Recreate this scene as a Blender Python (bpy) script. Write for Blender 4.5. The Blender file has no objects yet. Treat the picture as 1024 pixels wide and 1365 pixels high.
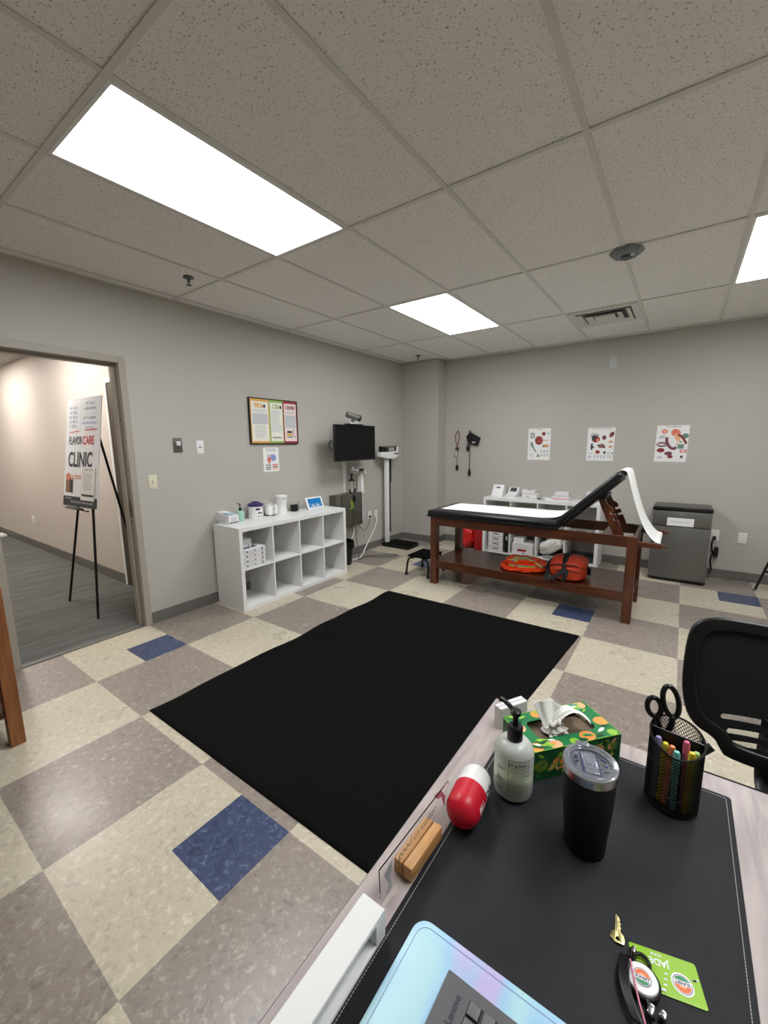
import bpy, bmesh, math, random
from mathutils import Matrix, Vector, noise
random.seed(7)
scene = bpy.context.scene
C = scene.collection
PI = math.pi
R = math.radians

# ------------------------------------------------------------------ camera, light, exposure
def setup_camera():
    cd = bpy.data.cameras.new('camera')
    cam = bpy.data.objects.new('camera', cd)
    C.objects.link(cam)
    yaw, pit, rol = .6229, .1618, -.0108
    cy, sy, cp, sp = math.cos(yaw), math.sin(yaw), math.cos(pit), math.sin(pit)
    fw = Vector((-sy * cp, cy * cp, -sp))
    r = Vector((cy, sy, 0))
    u = r.cross(fw)
    c, s = math.cos(rol), math.sin(rol)
    rr = c * r + s * u
    uu = -s * r + c * u
    m = Matrix((rr, uu, -fw)).transposed().to_4x4()
    m.translation = (3.5637, -.9087, 1.4921)
    cam.matrix_world = m
    cd.sensor_fit = 'HORIZONTAL'
    cd.sensor_width = 36
    cd.lens = 36 * 550.8 / 1024
    cd.clip_start = .02
    scene.camera = cam
setup_camera()
scene.view_settings.view_transform = 'Standard'
scene.view_settings.look = 'None'
scene.view_settings.gamma = 1
scene.view_settings.use_curve_mapping = False
scene.view_settings.exposure = 0.0
world = bpy.data.worlds.new('world')
scene.world = world
world.use_nodes = True
world.node_tree.nodes['Background'].inputs[0].default_value = (.8, .85, 1, 1)
world.node_tree.nodes['Background'].inputs[1].default_value = .02
PANEL = 18.5          # radiance of the ceiling light panels
HALL_PANEL = 20.0

# ------------------------------------------------------------------ materials
def lin(h):
    h = h.lstrip('#')
    v = [int(h[i:i + 2], 16) / 255 for i in (0, 2, 4)]
    return tuple(x / 12.92 if x <= .04045 else ((x + .055) / 1.055) ** 2.4 for x in v) + (1,)

def newmat(name):
    m = bpy.data.materials.new(name)
    m.use_nodes = True
    nt = m.node_tree
    return m, nt, nt.nodes['Principled BSDF'], nt.nodes, nt.links

def pm(name, col, rough=.5, metal=0, var=.06, vscale=14, bump=0, bscale=120, coat=0, trans=0, ior=1.45, stretch=None, sub=0, spec=.5):
    m, nt, b, N, L = newmat(name)
    c = lin(col)
    tc = N.new('ShaderNodeTexCoord')
    mp = N.new('ShaderNodeMapping')
    if stretch: mp.inputs['Scale'].default_value = stretch
    L.new(tc.outputs['Object'], mp.inputs['Vector'])
    n = N.new('ShaderNodeTexNoise')
    n.inputs['Scale'].default_value = vscale
    n.inputs['Detail'].default_value = 4
    L.new(mp.outputs['Vector'], n.inputs['Vector'])
    mx = N.new('ShaderNodeMix'); mx.data_type = 'RGBA'
    mx.inputs['A'].default_value = tuple(x * (1 - var) for x in c[:3]) + (1,)
    mx.inputs['B'].default_value = tuple(min(1, x * (1 + var)) for x in c[:3]) + (1,)
    L.new(n.outputs['Fac'], mx.inputs['Factor'])
    L.new(mx.outputs['Result'], b.inputs['Base Color'])
    b.inputs['Roughness'].default_value = rough
    b.inputs['Metallic'].default_value = metal
    b.inputs['IOR'].default_value = ior
    b.inputs['Specular IOR Level'].default_value = spec
    b.inputs['Coat Weight'].default_value = coat
    b.inputs['Transmission Weight'].default_value = trans
    if sub: b.inputs['Subsurface Weight'].default_value = sub
    if bump:
        n2 = N.new('ShaderNodeTexNoise')
        n2.inputs['Scale'].default_value = bscale
        n2.inputs['Detail'].default_value = 3
        L.new(mp.outputs['Vector'], n2.inputs['Vector'])
        bp = N.new('ShaderNodeBump')
        bp.inputs['Strength'].default_value = bump
        bp.inputs['Distance'].default_value = .002
        L.new(n2.outputs['Fac'], bp.inputs['Height'])
        L.new(bp.outputs['Normal'], b.inputs['Normal'])
    return m

def emis(name, col, s):
    m = bpy.data.materials.new(name); m.use_nodes = True
    N = m.node_tree.nodes; N.clear()
    e = N.new('ShaderNodeEmission'); e.inputs[0].default_value = lin(col); e.inputs[1].default_value = s
    o = N.new('ShaderNodeOutputMaterial'); m.node_tree.links.new(e.outputs[0], o.inputs[0])
    return m

def wood(name, c1, c2, axis='X', scale=6, rough=.4, coat=.1, dist=3):
    m, nt, b, N, L = newmat(name)
    tc = N.new('ShaderNodeTexCoord'); mp = N.new('ShaderNodeMapping')
    sc = {'X': (.12, 1, 1), 'Y': (1, .12, 1), 'Z': (1, 1, .12)}[axis]
    mp.inputs['Scale'].default_value = sc
    L.new(tc.outputs['Object'], mp.inputs['Vector'])
    n = N.new('ShaderNodeTexNoise'); n.inputs['Scale'].default_value = scale * 6; n.inputs['Detail'].default_value = 8
    n.inputs['Distortion'].default_value = dist * .2
    L.new(mp.outputs['Vector'], n.inputs['Vector'])
    cr = N.new('ShaderNodeValToRGB')
    cr.color_ramp.elements[0].position = .35; cr.color_ramp.elements[0].color = lin(c1)
    cr.color_ramp.elements[1].position = .68; cr.color_ramp.elements[1].color = lin(c2)
    L.new(n.outputs['Fac'], cr.inputs['Fac'])
    L.new(cr.outputs['Color'], b.inputs['Base Color'])
    b.inputs['Roughness'].default_value = rough
    b.inputs['Coat Weight'].default_value = coat
    return m

def tile_mat(name, base, fleck, dark, rough=.27):
    m, nt, b, N, L = newmat(name)
    tc = N.new('ShaderNodeTexCoord')
    nz = N.new('ShaderNodeTexNoise'); nz.inputs['Scale'].default_value = 30; nz.inputs['Detail'].default_value = 5
    L.new(tc.outputs['Object'], nz.inputs['Vector'])
    add = N.new('ShaderNodeMix'); add.data_type = 'RGBA'; add.blend_type = 'LINEAR_LIGHT'
    add.inputs['Factor'].default_value = .03
    L.new(tc.outputs['Object'], add.inputs['A']); L.new(nz.outputs['Color'], add.inputs['B'])
    vo = N.new('ShaderNodeTexNoise'); vo.inputs['Scale'].default_value = 42; vo.inputs['Detail'].default_value = 2.5
    vo.inputs['Distortion'].default_value = .7
    L.new(add.outputs['Result'], vo.inputs['Vector'])
    cr = N.new('ShaderNodeValToRGB')
    e = cr.color_ramp.elements
    e[0].position = .30; e[0].color = lin(dark)
    e[1].position = .45; e[1].color = lin(base)
    x = e.new(.57); x.color = lin(base)
    y = e.new(.68); y.color = lin(fleck)
    L.new(vo.outputs['Fac'], cr.inputs['Fac'])
    # broad wear
    n3 = N.new('ShaderNodeTexNoise'); n3.inputs['Scale'].default_value = 2.2; n3.inputs['Detail'].default_value = 3
    L.new(tc.outputs['Object'], n3.inputs['Vector'])
    mr = N.new('ShaderNodeMapRange'); mr.inputs['To Min'].default_value = .94; mr.inputs['To Max'].default_value = 1.06
    L.new(n3.outputs['Fac'], mr.inputs['Value'])
    mu = N.new('ShaderNodeMix'); mu.data_type = 'RGBA'; mu.blend_type = 'MULTIPLY'; mu.inputs['Factor'].default_value = 1
    L.new(cr.outputs['Color'], mu.inputs['A']); L.new(mr.outputs['Result'], mu.inputs['B'])
    L.new(mu.outputs['Result'], b.inputs['Base Color'])
    mr2 = N.new('ShaderNodeMapRange'); mr2.inputs['To Min'].default_value = rough - .07; mr2.inputs['To Max'].default_value = rough + .12
    L.new(n3.outputs['Fac'], mr2.inputs['Value']); L.new(mr2.outputs['Result'], b.inputs['Roughness'])
    bp = N.new('ShaderNodeBump'); bp.inputs['Strength'].default_value = .12; bp.inputs['Distance'].default_value = .002
    n4 = N.new('ShaderNodeTexNoise'); n4.inputs['Scale'].default_value = 9
    L.new(tc.outputs['Object'], n4.inputs['Vector']); L.new(n4.outputs['Fac'], bp.inputs['Height'])
    L.new(bp.outputs['Normal'], b.inputs['Normal'])
    return m

def ceiling_mat():
    m, nt, b, N, L = newmat('ceiling_tile')
    tc = N.new('ShaderNodeTexCoord')
    n = N.new('ShaderNodeTexNoise'); n.inputs['Scale'].default_value = 130; n.inputs['Detail'].default_value = 2
    L.new(tc.outputs['Object'], n.inputs['Vector'])
    cr = N.new('ShaderNodeValToRGB'); e = cr.color_ramp.elements
    e[0].position = .30; e[0].color = lin('#a5a199'); e[1].position = .39; e[1].color = lin('#f0eeea')
    L.new(n.outputs['Fac'], cr.inputs['Fac'])
    L.new(cr.outputs['Color'], b.inputs['Base Color'])
    b.inputs['Roughness'].default_value = .95
    bp = N.new('ShaderNodeBump'); bp.inputs['Strength'].default_value = .25; bp.inputs['Distance'].default_value = .002
    L.new(n.outputs['Fac'], bp.inputs['Height']); L.new(bp.outputs['Normal'], b.inputs['Normal'])
    return m

def carpet_mat():
    m, nt, b, N, L = newmat('hall_carpet')
    tc = N.new('ShaderNodeTexCoord'); mp = N.new('ShaderNodeMapping'); mp.inputs['Scale'].default_value = (9, .8, 1)
    L.new(tc.outputs['Object'], mp.inputs['Vector'])
    n = N.new('ShaderNodeTexNoise'); n.inputs['Scale'].default_value = 1.3; n.inputs['Detail'].default_value = 7; n.inputs['Roughness'].default_value = .7
    L.new(mp.outputs['Vector'], n.inputs['Vector'])
    n2 = N.new('ShaderNodeTexNoise'); n2.inputs['Scale'].default_value = 160; n2.inputs['Detail'].default_value = 2
    L.new(tc.outputs['Object'], n2.inputs['Vector'])
    mx = N.new('ShaderNodeMath'); mx.operation = 'MULTIPLY_ADD'; mx.inputs[1].default_value = .35
    L.new(n2.outputs['Fac'], mx.inputs[0]); 
    m2 = N.new('ShaderNodeMath'); m2.operation = 'MULTIPLY'; m2.inputs[1].default_value = .8
    L.new(n.outputs['Fac'], m2.inputs[0]); L.new(m2.outputs[0], mx.inputs[2])
    cr = N.new('ShaderNodeValToRGB'); e = cr.color_ramp.elements
    e[0].position = .42; e[0].color = lin('#4a4b48'); e[1].position = .86; e[1].color = lin('#7f7e78')
    x = e.new(.6); x.color = lin('#595a56')
    L.new(mx.outputs[0], cr.inputs['Fac']); L.new(cr.outputs['Color'], b.inputs['Base Color'])
    b.inputs['Roughness'].default_value = .95
    return m

def iridescent_mat():
    m, nt, b, N, L = newmat('holographic_blue')
    tc = N.new('ShaderNodeTexCoord'); mp = N.new('ShaderNodeMapping'); mp.inputs['Scale'].default_value = (7, 2.5, 1); mp.inputs['Rotation'].default_value = (0, 0, .5)
    L.new(tc.outputs['Object'], mp.inputs['Vector'])
    n = N.new('ShaderNodeTexNoise'); n.inputs['Scale'].default_value = 1.6; n.inputs['Detail'].default_value = 1; n.inputs['Distortion'].default_value = .6
    L.new(mp.outputs['Vector'], n.inputs['Vector'])
    cr = N.new('ShaderNodeValToRGB'); e = cr.color_ramp.elements
    e[0].position = .38; e[0].color = lin('#b9e3ea'); e[1].position = .62; e[1].color = lin('#c9bfe8')
    x = e.new(.5); x.color = lin('#a5d2ee')
    L.new(n.outputs['Fac'], cr.inputs['Fac']); L.new(cr.outputs['Color'], b.inputs['Base Color'])
    b.inputs['Roughness'].default_value = .35
    return m

M = {}
M['wall'] = pm('greige_wall_paint', '#b8b4ab', .55, var=.025, vscale=2, bump=.15, bscale=180)
M['hall_wall'] = pm('hall_wall_paint', '#cfc7be', .6, var=.02, vscale=2, bump=.1, bscale=180)
M['base'] = pm('grey_rubber_baseboard', '#6d6a65', .5, var=.05)
M['ceil'] = ceiling_mat()
M['tee'] = pm('ceiling_tee_paint', '#dad8d2', .5, var=.03)
M['carpet'] = carpet_mat()
M['beige'] = tile_mat('beige_vinyl_tile', '#c3baa4', '#d4ccb9', '#b0a692')
M['taupe'] = tile_mat('taupe_vinyl_tile', '#91867c', '#aba092', '#7f756d')
M['blue'] = tile_mat('blue_vinyl_tile', '#3c4766', '#5f6a88', '#2f3853')
M['frame'] = pm('taupe_door_frame', '#a49d90', .4, var=.04)
M['darkdoor'] = wood('dark_brown_door', '#3d342a', '#4f4538', 'Z', 5, .5)
M['white'] = pm('white_laminate', '#e6e6e3', .35, var=.015)
M['whitep'] = pm('white_plastic', '#ebebe8', .35, var=.02)
M['paper'] = pm('white_paper', '#eeeeea', .8, var=.02)
M['card'] = pm('white_carton', '#dedcdb', .6, var=.04)
M['grey'] = pm('grey_print', '#8a8d90', .6)
M['lgrey'] = pm('pale_grey_print', '#c3c6c8', .6)
M['dgrey'] = pm('charcoal_print', '#3a3f45', .6)
M['black'] = pm('black_plastic', '#101010', .35, var=.1)
M['blackm'] = pm('black_matte', '#0c0c0d', .6, var=.15, bump=.2, bscale=400)
M['rubber'] = pm('black_mat_rubber', '#0a0a09', .9, var=.12, bump=.25, bscale=260, spec=.12)
M['screen'] = pm('black_glass_screen', '#050608', .18, var=.05, spec=.25)
M['cherry'] = wood('cherry_stained_wood', '#43200f', '#5f3013', 'X', 5, .33, .2)
M['cherryz'] = wood('cherry_stained_leg', '#48220f', '#673314', 'Z', 5, .33, .2)
M['oak'] = wood('orange_oak_leg', '#7d4a25', '#9a6236', 'Z', 6, .4, .1)
M['desk'] = wood('weathered_grey_desk_laminate', '#9c8f8b', '#b9aca7', 'Y', 7, .45, 0)
M['bamboo'] = wood('bamboo_block', '#c08a50', '#dcab6e', 'Y', 12, .45)
M['vinyl'] = pm('black_vinyl_upholstery', '#161719', .33, var=.1, bump=.1, bscale=60)
M['leather'] = pm('charcoal_leatherette', '#1a1b1e', .62, var=.08, vscale=60, bump=.5, bscale=350, spec=.35)
M['thread'] = pm('grey_thread', '#b9b7b0', .8)
M['steel'] = pm('brushed_steel', '#b8b8b8', .25, 1, var=.05, stretch=(1, 1, 20))
M['chrome'] = pm('chrome', '#d5d5d8', .12, 1, var=.02)
M['gsteel'] = pm('grey_fridge_steel', '#74736f', .38, .55, var=.05, vscale=3, stretch=(1, 1, 12))
M['gmetal'] = pm('grey_metal_box', '#67655c', .4, .4, var=.06)
M['lime'] = pm('lime_mark', '#9fc23a', .5)
M['red'] = pm('glossy_red', '#c9142c', .38, var=.05)
M['redbag'] = pm('translucent_red_film', '#c61f1a', .3, var=.25, vscale=18, bump=.8, bscale=30, coat=.3)
M['redbox'] = pm('red_container_plastic', '#a3171c', .4)
M['hiviz'] = pm('hi_vis_orange_fabric', '#ff4a12', .7, var=.1, vscale=20, bump=.4, bscale=80)
M['hiyellow'] = pm('hi_vis_yellow_tape', '#d5d643', .5)
M['silver'] = pm('reflective_silver_tape', '#9a9c98', .4)
M['bag'] = pm('orange_canvas', '#bb3a1b', .6, var=.12, vscale=12, bump=.5, bscale=60)
M['strap'] = pm('black_webbing', '#121212', .7, bump=.4, bscale=300)
M['film'] = pm('white_plastic_sack', '#dfddd6', .35, var=.08, vscale=25, bump=.9, bscale=40)
M['green'] = pm('dark_green_carton', '#1c7a45', .4, var=.08)
M['green2'] = pm('deep_green_carton_side', '#17592f', .4, var=.1)
M['leaf'] = pm('leaf_green_print', '#8fc23a', .45)
M['teal'] = pm('teal_print', '#1d8c78', .45)
M['orange'] = pm('orange_print', '#f5a04c', .45, var=.1, vscale=80)
M['peach'] = pm('peach_print', '#f2b487', .45)
M['inner'] = pm('carton_inside', '#6b5a48', .8)
M['tissue'] = pm('white_tissue', '#f2f1ec', .9, var=.03, bump=.3, bscale=90)
M['soap'] = pm('translucent_soap_bottle', '#eff3ee', .25, var=.02, vscale=6, trans=.4)
M['soapg'] = pm('green_soap_bottle', '#a9d6c3', .25, var=.04, trans=.1)
M['ink'] = pm('dark_green_ink', '#44564a', .6)
M['glass'] = pm('clear_acrylic', '#ffffff', .03, var=0, trans=1, ior=1.15)
M['lid'] = pm('clear_tumbler_lid', '#e8ecf4', .08, var=.02, trans=.85, ior=1.4)
M['purple'] = pm('purple_lid', '#3f2d63', .4)
M['cotton'] = pm('cotton_white', '#f6f5f0', .8, var=.06, vscale=60, bump=.6, bscale=70)
M['iri'] = iridescent_mat()
M['keyb'] = pm('grey_keyboard_plastic', '#5a5a5c', .5, var=.04)
M['keycap'] = pm('grey_keycap', '#6a6a6c', .5, var=.04)
M['brass'] = pm('brass_key', '#d5c98a', .25, .9, var=.05)
M['lgreen'] = pm('lime_card', '#94c422', .4, var=.03)
M['sunor'] = pm('sunset_orange', '#e8743c', .5)
M['sunbl'] = pm('logo_blue', '#29406f', .5)
M['sungr'] = pm('logo_green', '#3d8f62', .5)
M['pink'] = pm('pink_trim', '#e08a9c', .5)
M['ivory'] = pm('ivory_plate', '#dcd8bd', .4)
M['sconce'] = pm('white_wall_plate', '#e4e2da', .4)
M['yellowb'] = pm('amber_band', '#e3a94d', .5)
M['greenb'] = pm('green_band', '#93b95c', .5)
M['redb'] = pm('crimson_band', '#a32d3e', .5)
M['cream'] = pm('cream_print_paper', '#eceadd', .5)
M['pinkp'] = pm('rose_print_paper', '#eedcd8', .5)
M['darkred'] = pm('dark_red_anatomy', '#8b3230', .5, var=.2, vscale=60)
M['mauve'] = pm('mauve_anatomy', '#7a3f58', .5, var=.2, vscale=60)
M['salmon'] = pm('salmon_anatomy', '#e58a68', .5, var=.15, vscale=60)
M['sage'] = pm('sage_anatomy', '#6e8f80', .5, var=.15, vscale=60)
M['lblue'] = pm('pale_blue_print', '#8f9fcb', .5)
M['lred'] = pm('soft_red_print', '#dc6a68', .5)
M['skin'] = pm('photo_brown_print', '#8d6a52', .5, var=.3, vscale=40)
M['signw'] = pm('glossy_white_sign', '#f0f5fa', .18, var=.015)
M['redink'] = pm('red_letter', '#d4232c', .4)
M['tube'] = pm('maroon_rubber_tube', '#7a4744', .5)
M['light'] = emis('light_panel', '#f9fbff', PANEL)
M['hlight'] = emis('hall_light_panel', '#fff6ee', HALL_PANEL)
M['scrblue'] = emis('tablet_screen_blue', '#2f8ad0', .75)
M['scrwhite'] = emis('tablet_screen_white', '#dfeefa', .8)
M['dkgrey'] = pm('dark_grey_plastic', '#565a5b', .5)
M['trimgrey'] = pm('grey_detector', '#7b8083', .5)
M['tire'] = pm('soft_grey_arm', '#5d5d5f', .5)
PENCOL = {'lavender': '#a79fd0', 'yellow': '#e6d94a', 'orange': '#f08a5c', 'teal': '#7cc9c0', 'pink': '#d9688a', 'gold': '#e8cf3c', 'light green': '#a8cf7c'}

# ------------------------------------------------------------------ geometry helpers
def T(x, y, z): return Matrix.Translation((x, y, z))
def Rx(a): return Matrix.Rotation(a, 4, 'X')
def Ry(a): return Matrix.Rotation(a, 4, 'Y')
def Rz(a): return Matrix.Rotation(a, 4, 'Z')
def frame(o, r, u):
    r = Vector(r).normalized(); u = Vector(u).normalized(); n = r.cross(u)
    m = Matrix((r, u, n)).transposed().to_4x4(); m.translation = o
    return m

def curve_mesh(cu):
    o = bpy.data.objects.new('tmp', cu); C.objects.link(o)
    dg = bpy.context.evaluated_depsgraph_get()
    me = bpy.data.meshes.new_from_object(o.evaluated_get(dg))
    bpy.data.objects.remove(o); bpy.data.curves.remove(cu)
    return me

class MB:
    def __init__(s, M0=None):
        s.bm = bmesh.new(); s.mats = []; s.M = M0 or Matrix.Identity(4)
    def mi(s, mat):
        mat = M[mat] if isinstance(mat, str) else mat
        if mat not in s.mats: s.mats.append(mat)
        return s.mats.index(mat)
    def _fin(s, verts, mat, m=None):
        mm = s.M @ m if m is not None else s.M
        for v in verts: v.co = mm @ v.co
        i = s.mi(mat)
        fs = set(f for v in verts for f in v.link_faces)
        for f in fs: f.material_index = i
        return verts
    def box(s, c, d, mat, m=None, bev=0, seg=2):
        r = bmesh.ops.create_cube(s.bm, size=1)
        vs = r['verts']
        for v in vs: v.co = Vector((c[0] + v.co.x * d[0], c[1] + v.co.y * d[1], c[2] + v.co.z * d[2]))
        if bev:
            es = list(set(e for v in vs for e in v.link_edges))
            r = bmesh.ops.bevel(s.bm, geom=es, offset=bev, segments=seg, affect='EDGES', profile=.5)
            vs = list(set(v for f in r['faces'] for v in f.verts) | set(v for v in vs if v.is_valid))
        return s._fin(vs, mat, m)
    def lohi(s, a, b, mat, **k):
        return s.box([(a[i] + b[i]) / 2 for i in range(3)], [b[i] - a[i] for i in range(3)], mat, **k)
    def lathe(s, prof, mat, seg=32, m=None, sx=1, sy=1, a0=0, a1=None):
        rings = []
        full = a1 is None
        n = seg if full else seg + 1
        A1 = 2 * PI if full else a1
        for r, z in prof:
            if r < 1e-6 and full: rings.append([s.bm.verts.new((0, 0, z))])
            else: rings.append([s.bm.verts.new((r * sx * math.cos(a0 + (A1 - a0) * i / seg), r * sy * math.sin(a0 + (A1 - a0) * i / seg), z)) for i in range(n)])
        for k in range(len(rings) - 1):
            A, B = rings[k], rings[k + 1]
            if len(A) == 1 and len(B) == 1: continue
            for i in range(seg):
                j = (i + 1) % n if full else i + 1
                try:
                    if len(A) == 1: s.bm.faces.new((A[0], B[j], B[i]))
                    elif len(B) == 1: s.bm.faces.new((A[i], A[j], B[0]))
                    else: s.bm.faces.new((A[i], A[j], B[j], B[i]))
                except ValueError: pass
        return s._fin([v for r_ in rings for v in r_], mat, m)
    def cyl(s, a, b, r, mat, r2=None, seg=20, m=None):
        a, b = Vector(a), Vector(b); d = b - a; L = d.length
        q = Vector((0, 0, 1)).rotation_difference(d).to_matrix().to_4x4()
        mm = T(*a) @ q
        if m is not None: mm = m @ mm
        r2 = r if r2 is None else r2
        return s.lathe([(0, 0), (r, 0), (r2, L), (0, L)], mat, seg, mm)
    def tube(s, pts, r, mat, seg=8, smooth=0, closed=False, m=None, flat=None):
        pts = [Vector(p) for p in pts]
        for _ in range(smooth):
            q = []
            n = len(pts)
            rng = range(n) if closed else range(n - 1)
            if not closed: q.append(pts[0])
            for i in rng:
                a, b = pts[i], pts[(i + 1) % n]
                q += [a * .75 + b * .25, a * .25 + b * .75]
            if not closed: q.append(pts[-1])
            pts = q
        n = len(pts); rings = []
        up = Vector((0, 0, 1))
        t0 = (pts[1] - pts[0]).normalized()
        if abs(t0.dot(up)) > .9: up = Vector((1, 0, 0))
        nx = t0.cross(up).normalized()
        for i, p in enumerate(pts):
            if closed: t = pts[(i + 1) % n] - pts[i - 1]
            else: t = pts[min(i + 1, n - 1)] - pts[max(i - 1, 0)]
            t = t.normalized()
            nx = (nx - t * nx.dot(t)).normalized(); ny = t.cross(nx)
            fx, fy = flat or (1, 1)
            rings.append([s.bm.verts.new(p + (nx * math.cos(2 * PI * k / seg) * fx + ny * math.sin(2 * PI * k / seg) * fy) * r) for k in range(seg)])
        for i in range(n if closed else n - 1):
            A, B = rings[i], rings[(i + 1) % n]
            for k in range(seg):
                try: s.bm.faces.new((A[k], A[(k + 1) % seg], B[(k + 1) % seg], B[k]))
                except ValueError: pass
        if not closed:
            s.bm.faces.new(rings[0][::-1]); s.bm.faces.new(rings[-1])
        return s._fin([v for r_ in rings for v in r_], mat, m)
    def grid(s, f, nu, nv, mat, m=None, cu=False, cv=False, matf=None):
        V = [[s.bm.verts.new(f(i / nu, j / nv)) for j in range(nv + (0 if cv else 1))] for i in range(nu + (0 if cu else 1))]
        fl = []
        for i in range(nu):
            for j in range(nv):
                a, b = V[i], V[(i + 1) % len(V)]
                j2 = (j + 1) % len(a)
                try: fl.append((s.bm.faces.new((a[j], b[j], b[j2], a[j2])), (i + .5) / nu, (j + .5) / nv))
                except ValueError: pass
        s._fin([v for r_ in V for v in r_], mat, m)
        if matf:
            for fc, u, v in fl:
                q = matf(u, v)
                if q: fc.material_index = s.mi(q)
    def poly(s, pts, mat, m=None):
        vs = [s.bm.verts.new(p) for p in pts]; s.bm.faces.new(vs)
        return s._fin(vs, mat, m)
    def addmesh(s, me, mat, m=None):
        n = len(s.bm.verts); nf = len(s.bm.faces)
        s.bm.from_mesh(me); bpy.data.meshes.remove(me)
        s.bm.verts.ensure_lookup_table(); s.bm.faces.ensure_lookup_table()
        mm = s.M @ m if m is not None else s.M
        for v in s.bm.verts[n:]: v.co = mm @ v.co
        i = s.mi(mat)
        for f in s.bm.faces[nf:]: f.material_index = i
    def shape(s, outs, th, mat, m=None, bev=0):
        cu = bpy.data.curves.new('tmp', 'CURVE'); cu.dimensions = '2D'; cu.fill_mode = 'BOTH'
        cu.extrude = max(0, th / 2 - bev); cu.bevel_depth = bev; cu.bevel_resolution = 2
        for o in outs:
            sp = cu.splines.new('POLY'); sp.points.add(len(o) - 1); sp.use_cyclic_u = True
            for i, p in enumerate(o): sp.points[i].co = (p[0], p[1], 0, 1)
        s.addmesh(curve_mesh(cu), mat, m)
    def text(s, t, size, mat, m=None, align='CENTER', off=0, shear=0, sx=1, ext=0, space=1):
        cu = bpy.data.curves.new('tmp', 'FONT'); cu.body = t; cu.size = size; cu.align_x = align; cu.align_y = 'CENTER'
        cu.offset = off; cu.shear = shear; cu.resolution_u = 3; cu.extrude = ext; cu.space_character = space
        mm = (m or Matrix.Identity(4)) @ Matrix.Diagonal((sx, 1, 1, 1))
        s.addmesh(curve_mesh(cu), mat, mm)
    def ell(s, c, d, mat, m=None, seg=24, z=0, rot=0):
        pts = []
        for i in range(seg):
            a = 2 * PI * i / seg
            x, y = d[0] / 2 * math.cos(a), d[1] / 2 * math.sin(a)
            pts.append((c[0] + x * math.cos(rot) - y * math.sin(rot), c[1] + x * math.sin(rot) + y * math.cos(rot), z))
        s.poly(pts, mat, m)
    def rect(s, x0, y0, x1, y1, mat, m=None, z=0):
        s.poly([(x0, y0, z), (x1, y0, z), (x1, y1, z), (x0, y1, z)], mat, m)
    def pillow(s, c, d, mat, e=.5, nz=0, ns=6, seed=0, m=None, nu=40, nv=24, flatbottom=False, matf=None):
        def sg(v, p): return math.copysign(abs(v) ** p, v)
        def f(u, v):
            a = 2 * PI * u; b = -PI / 2 + PI * v
            x = sg(math.cos(b), e) * sg(math.cos(a), e); y = sg(math.cos(b), e) * sg(math.sin(a), e); z = sg(math.sin(b), e)
            p = Vector((x, y, z))
            k = 1 + nz * noise.noise(p * ns + Vector((seed * 7.1, 0, 0))) + nz * .5 * noise.noise(p * ns * 2.3 + Vector((0, seed * 3.3, 0)))
            q = Vector((x * d[0] / 2 * k, y * d[1] / 2 * k, z * d[2] / 2 * k))
            if flatbottom: q.z = max(q.z, -d[2] / 2)
            return q + Vector(c)
        s.grid(f, nu, nv, mat, m, cu=True, matf=matf)
    def textfit(s, t, x0, x1, y0, y1, mat, m=None, off=0, shear=0):
        cu = bpy.data.curves.new('tmp', 'FONT'); cu.body = t; cu.size = 1; cu.offset = off; cu.shear = shear; cu.resolution_u = 3
        me = curve_mesh(cu)
        xs = [v.co.x for v in me.vertices]; ys = [v.co.y for v in me.vertices]
        ax, bx, ay, by = min(xs), max(xs), min(ys), max(ys)
        for v in me.vertices: v.co = ((v.co.x - ax) / (bx - ax) * (x1 - x0) + x0, (v.co.y - ay) / (by - ay) * (y1 - y0) + y0, 0)
        s.addmesh(me, mat, m)
    def build(s, name, parent=None, smooth=True, ang=35, loc=None, rot=None, clean=True):
        if clean: bmesh.ops.remove_doubles(s.bm, verts=s.bm.verts, dist=1e-6)
        me = bpy.data.meshes.new(name)
        s.bm.normal_update()
        s.bm.to_mesh(me); s.bm.free()
        for m in s.mats: me.materials.append(m)
        if smooth:
            me.shade_smooth(); me.set_sharp_from_angle(angle=R(ang))
        o = bpy.data.objects.new(name, me); C.objects.link(o)
        if parent: o.parent = parent
        if loc: o.location = loc
        if rot: o.rotation_euler = rot
        return o

def thing(name, label, cat, loc=(0, 0, 0), rz=0, group=None):
    o = bpy.data.objects.new(name, None); C.objects.link(o)
    o.empty_display_size = .1
    o.location = loc; o.rotation_euler = (0, 0, rz)
    return tag(o, label, cat, group)
def tag(o, label, cat, group=None):
    o['label'] = label; o['category'] = cat
    if group: o['group'] = group
    return o
def struct(o):
    o['kind'] = 'structure'; return o
def lab(o, l): o['label'] = l; return o
def dup(root, loc, rz, label, group=None):
    r = root.copy(); C.objects.link(r); r.location = loc; r.rotation_euler = (0, 0, rz); r['label'] = label
    if group: r['group'] = group
    for ch in list(root.children):
        c = ch.copy(); C.objects.link(c); c.parent = r
        for g in ch.children:
            d = g.copy(); C.objects.link(d); d.parent = c
    return r
def rrect(w, h, r, n=6, cx=0, cy=0):
    p = []
    for (sx, sy, a) in ((1, 1, 0), (-1, 1, 90), (-1, -1, 180), (1, -1, 270)):
        for i in range(n + 1):
            t = R(a + 90 * i / n)
            p.append((cx + sx * (w / 2 - r) + r * math.cos(t), cy + sy * (h / 2 - r) + r * math.sin(t)))
    return p
def arc(cx, cy, r, a0, a1, n=12):
    return [(cx + r * math.cos(R(a0 + (a1 - a0) * i / n)), cy + r * math.sin(R(a0 + (a1 - a0) * i / n))) for i in range(n + 1)]

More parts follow.
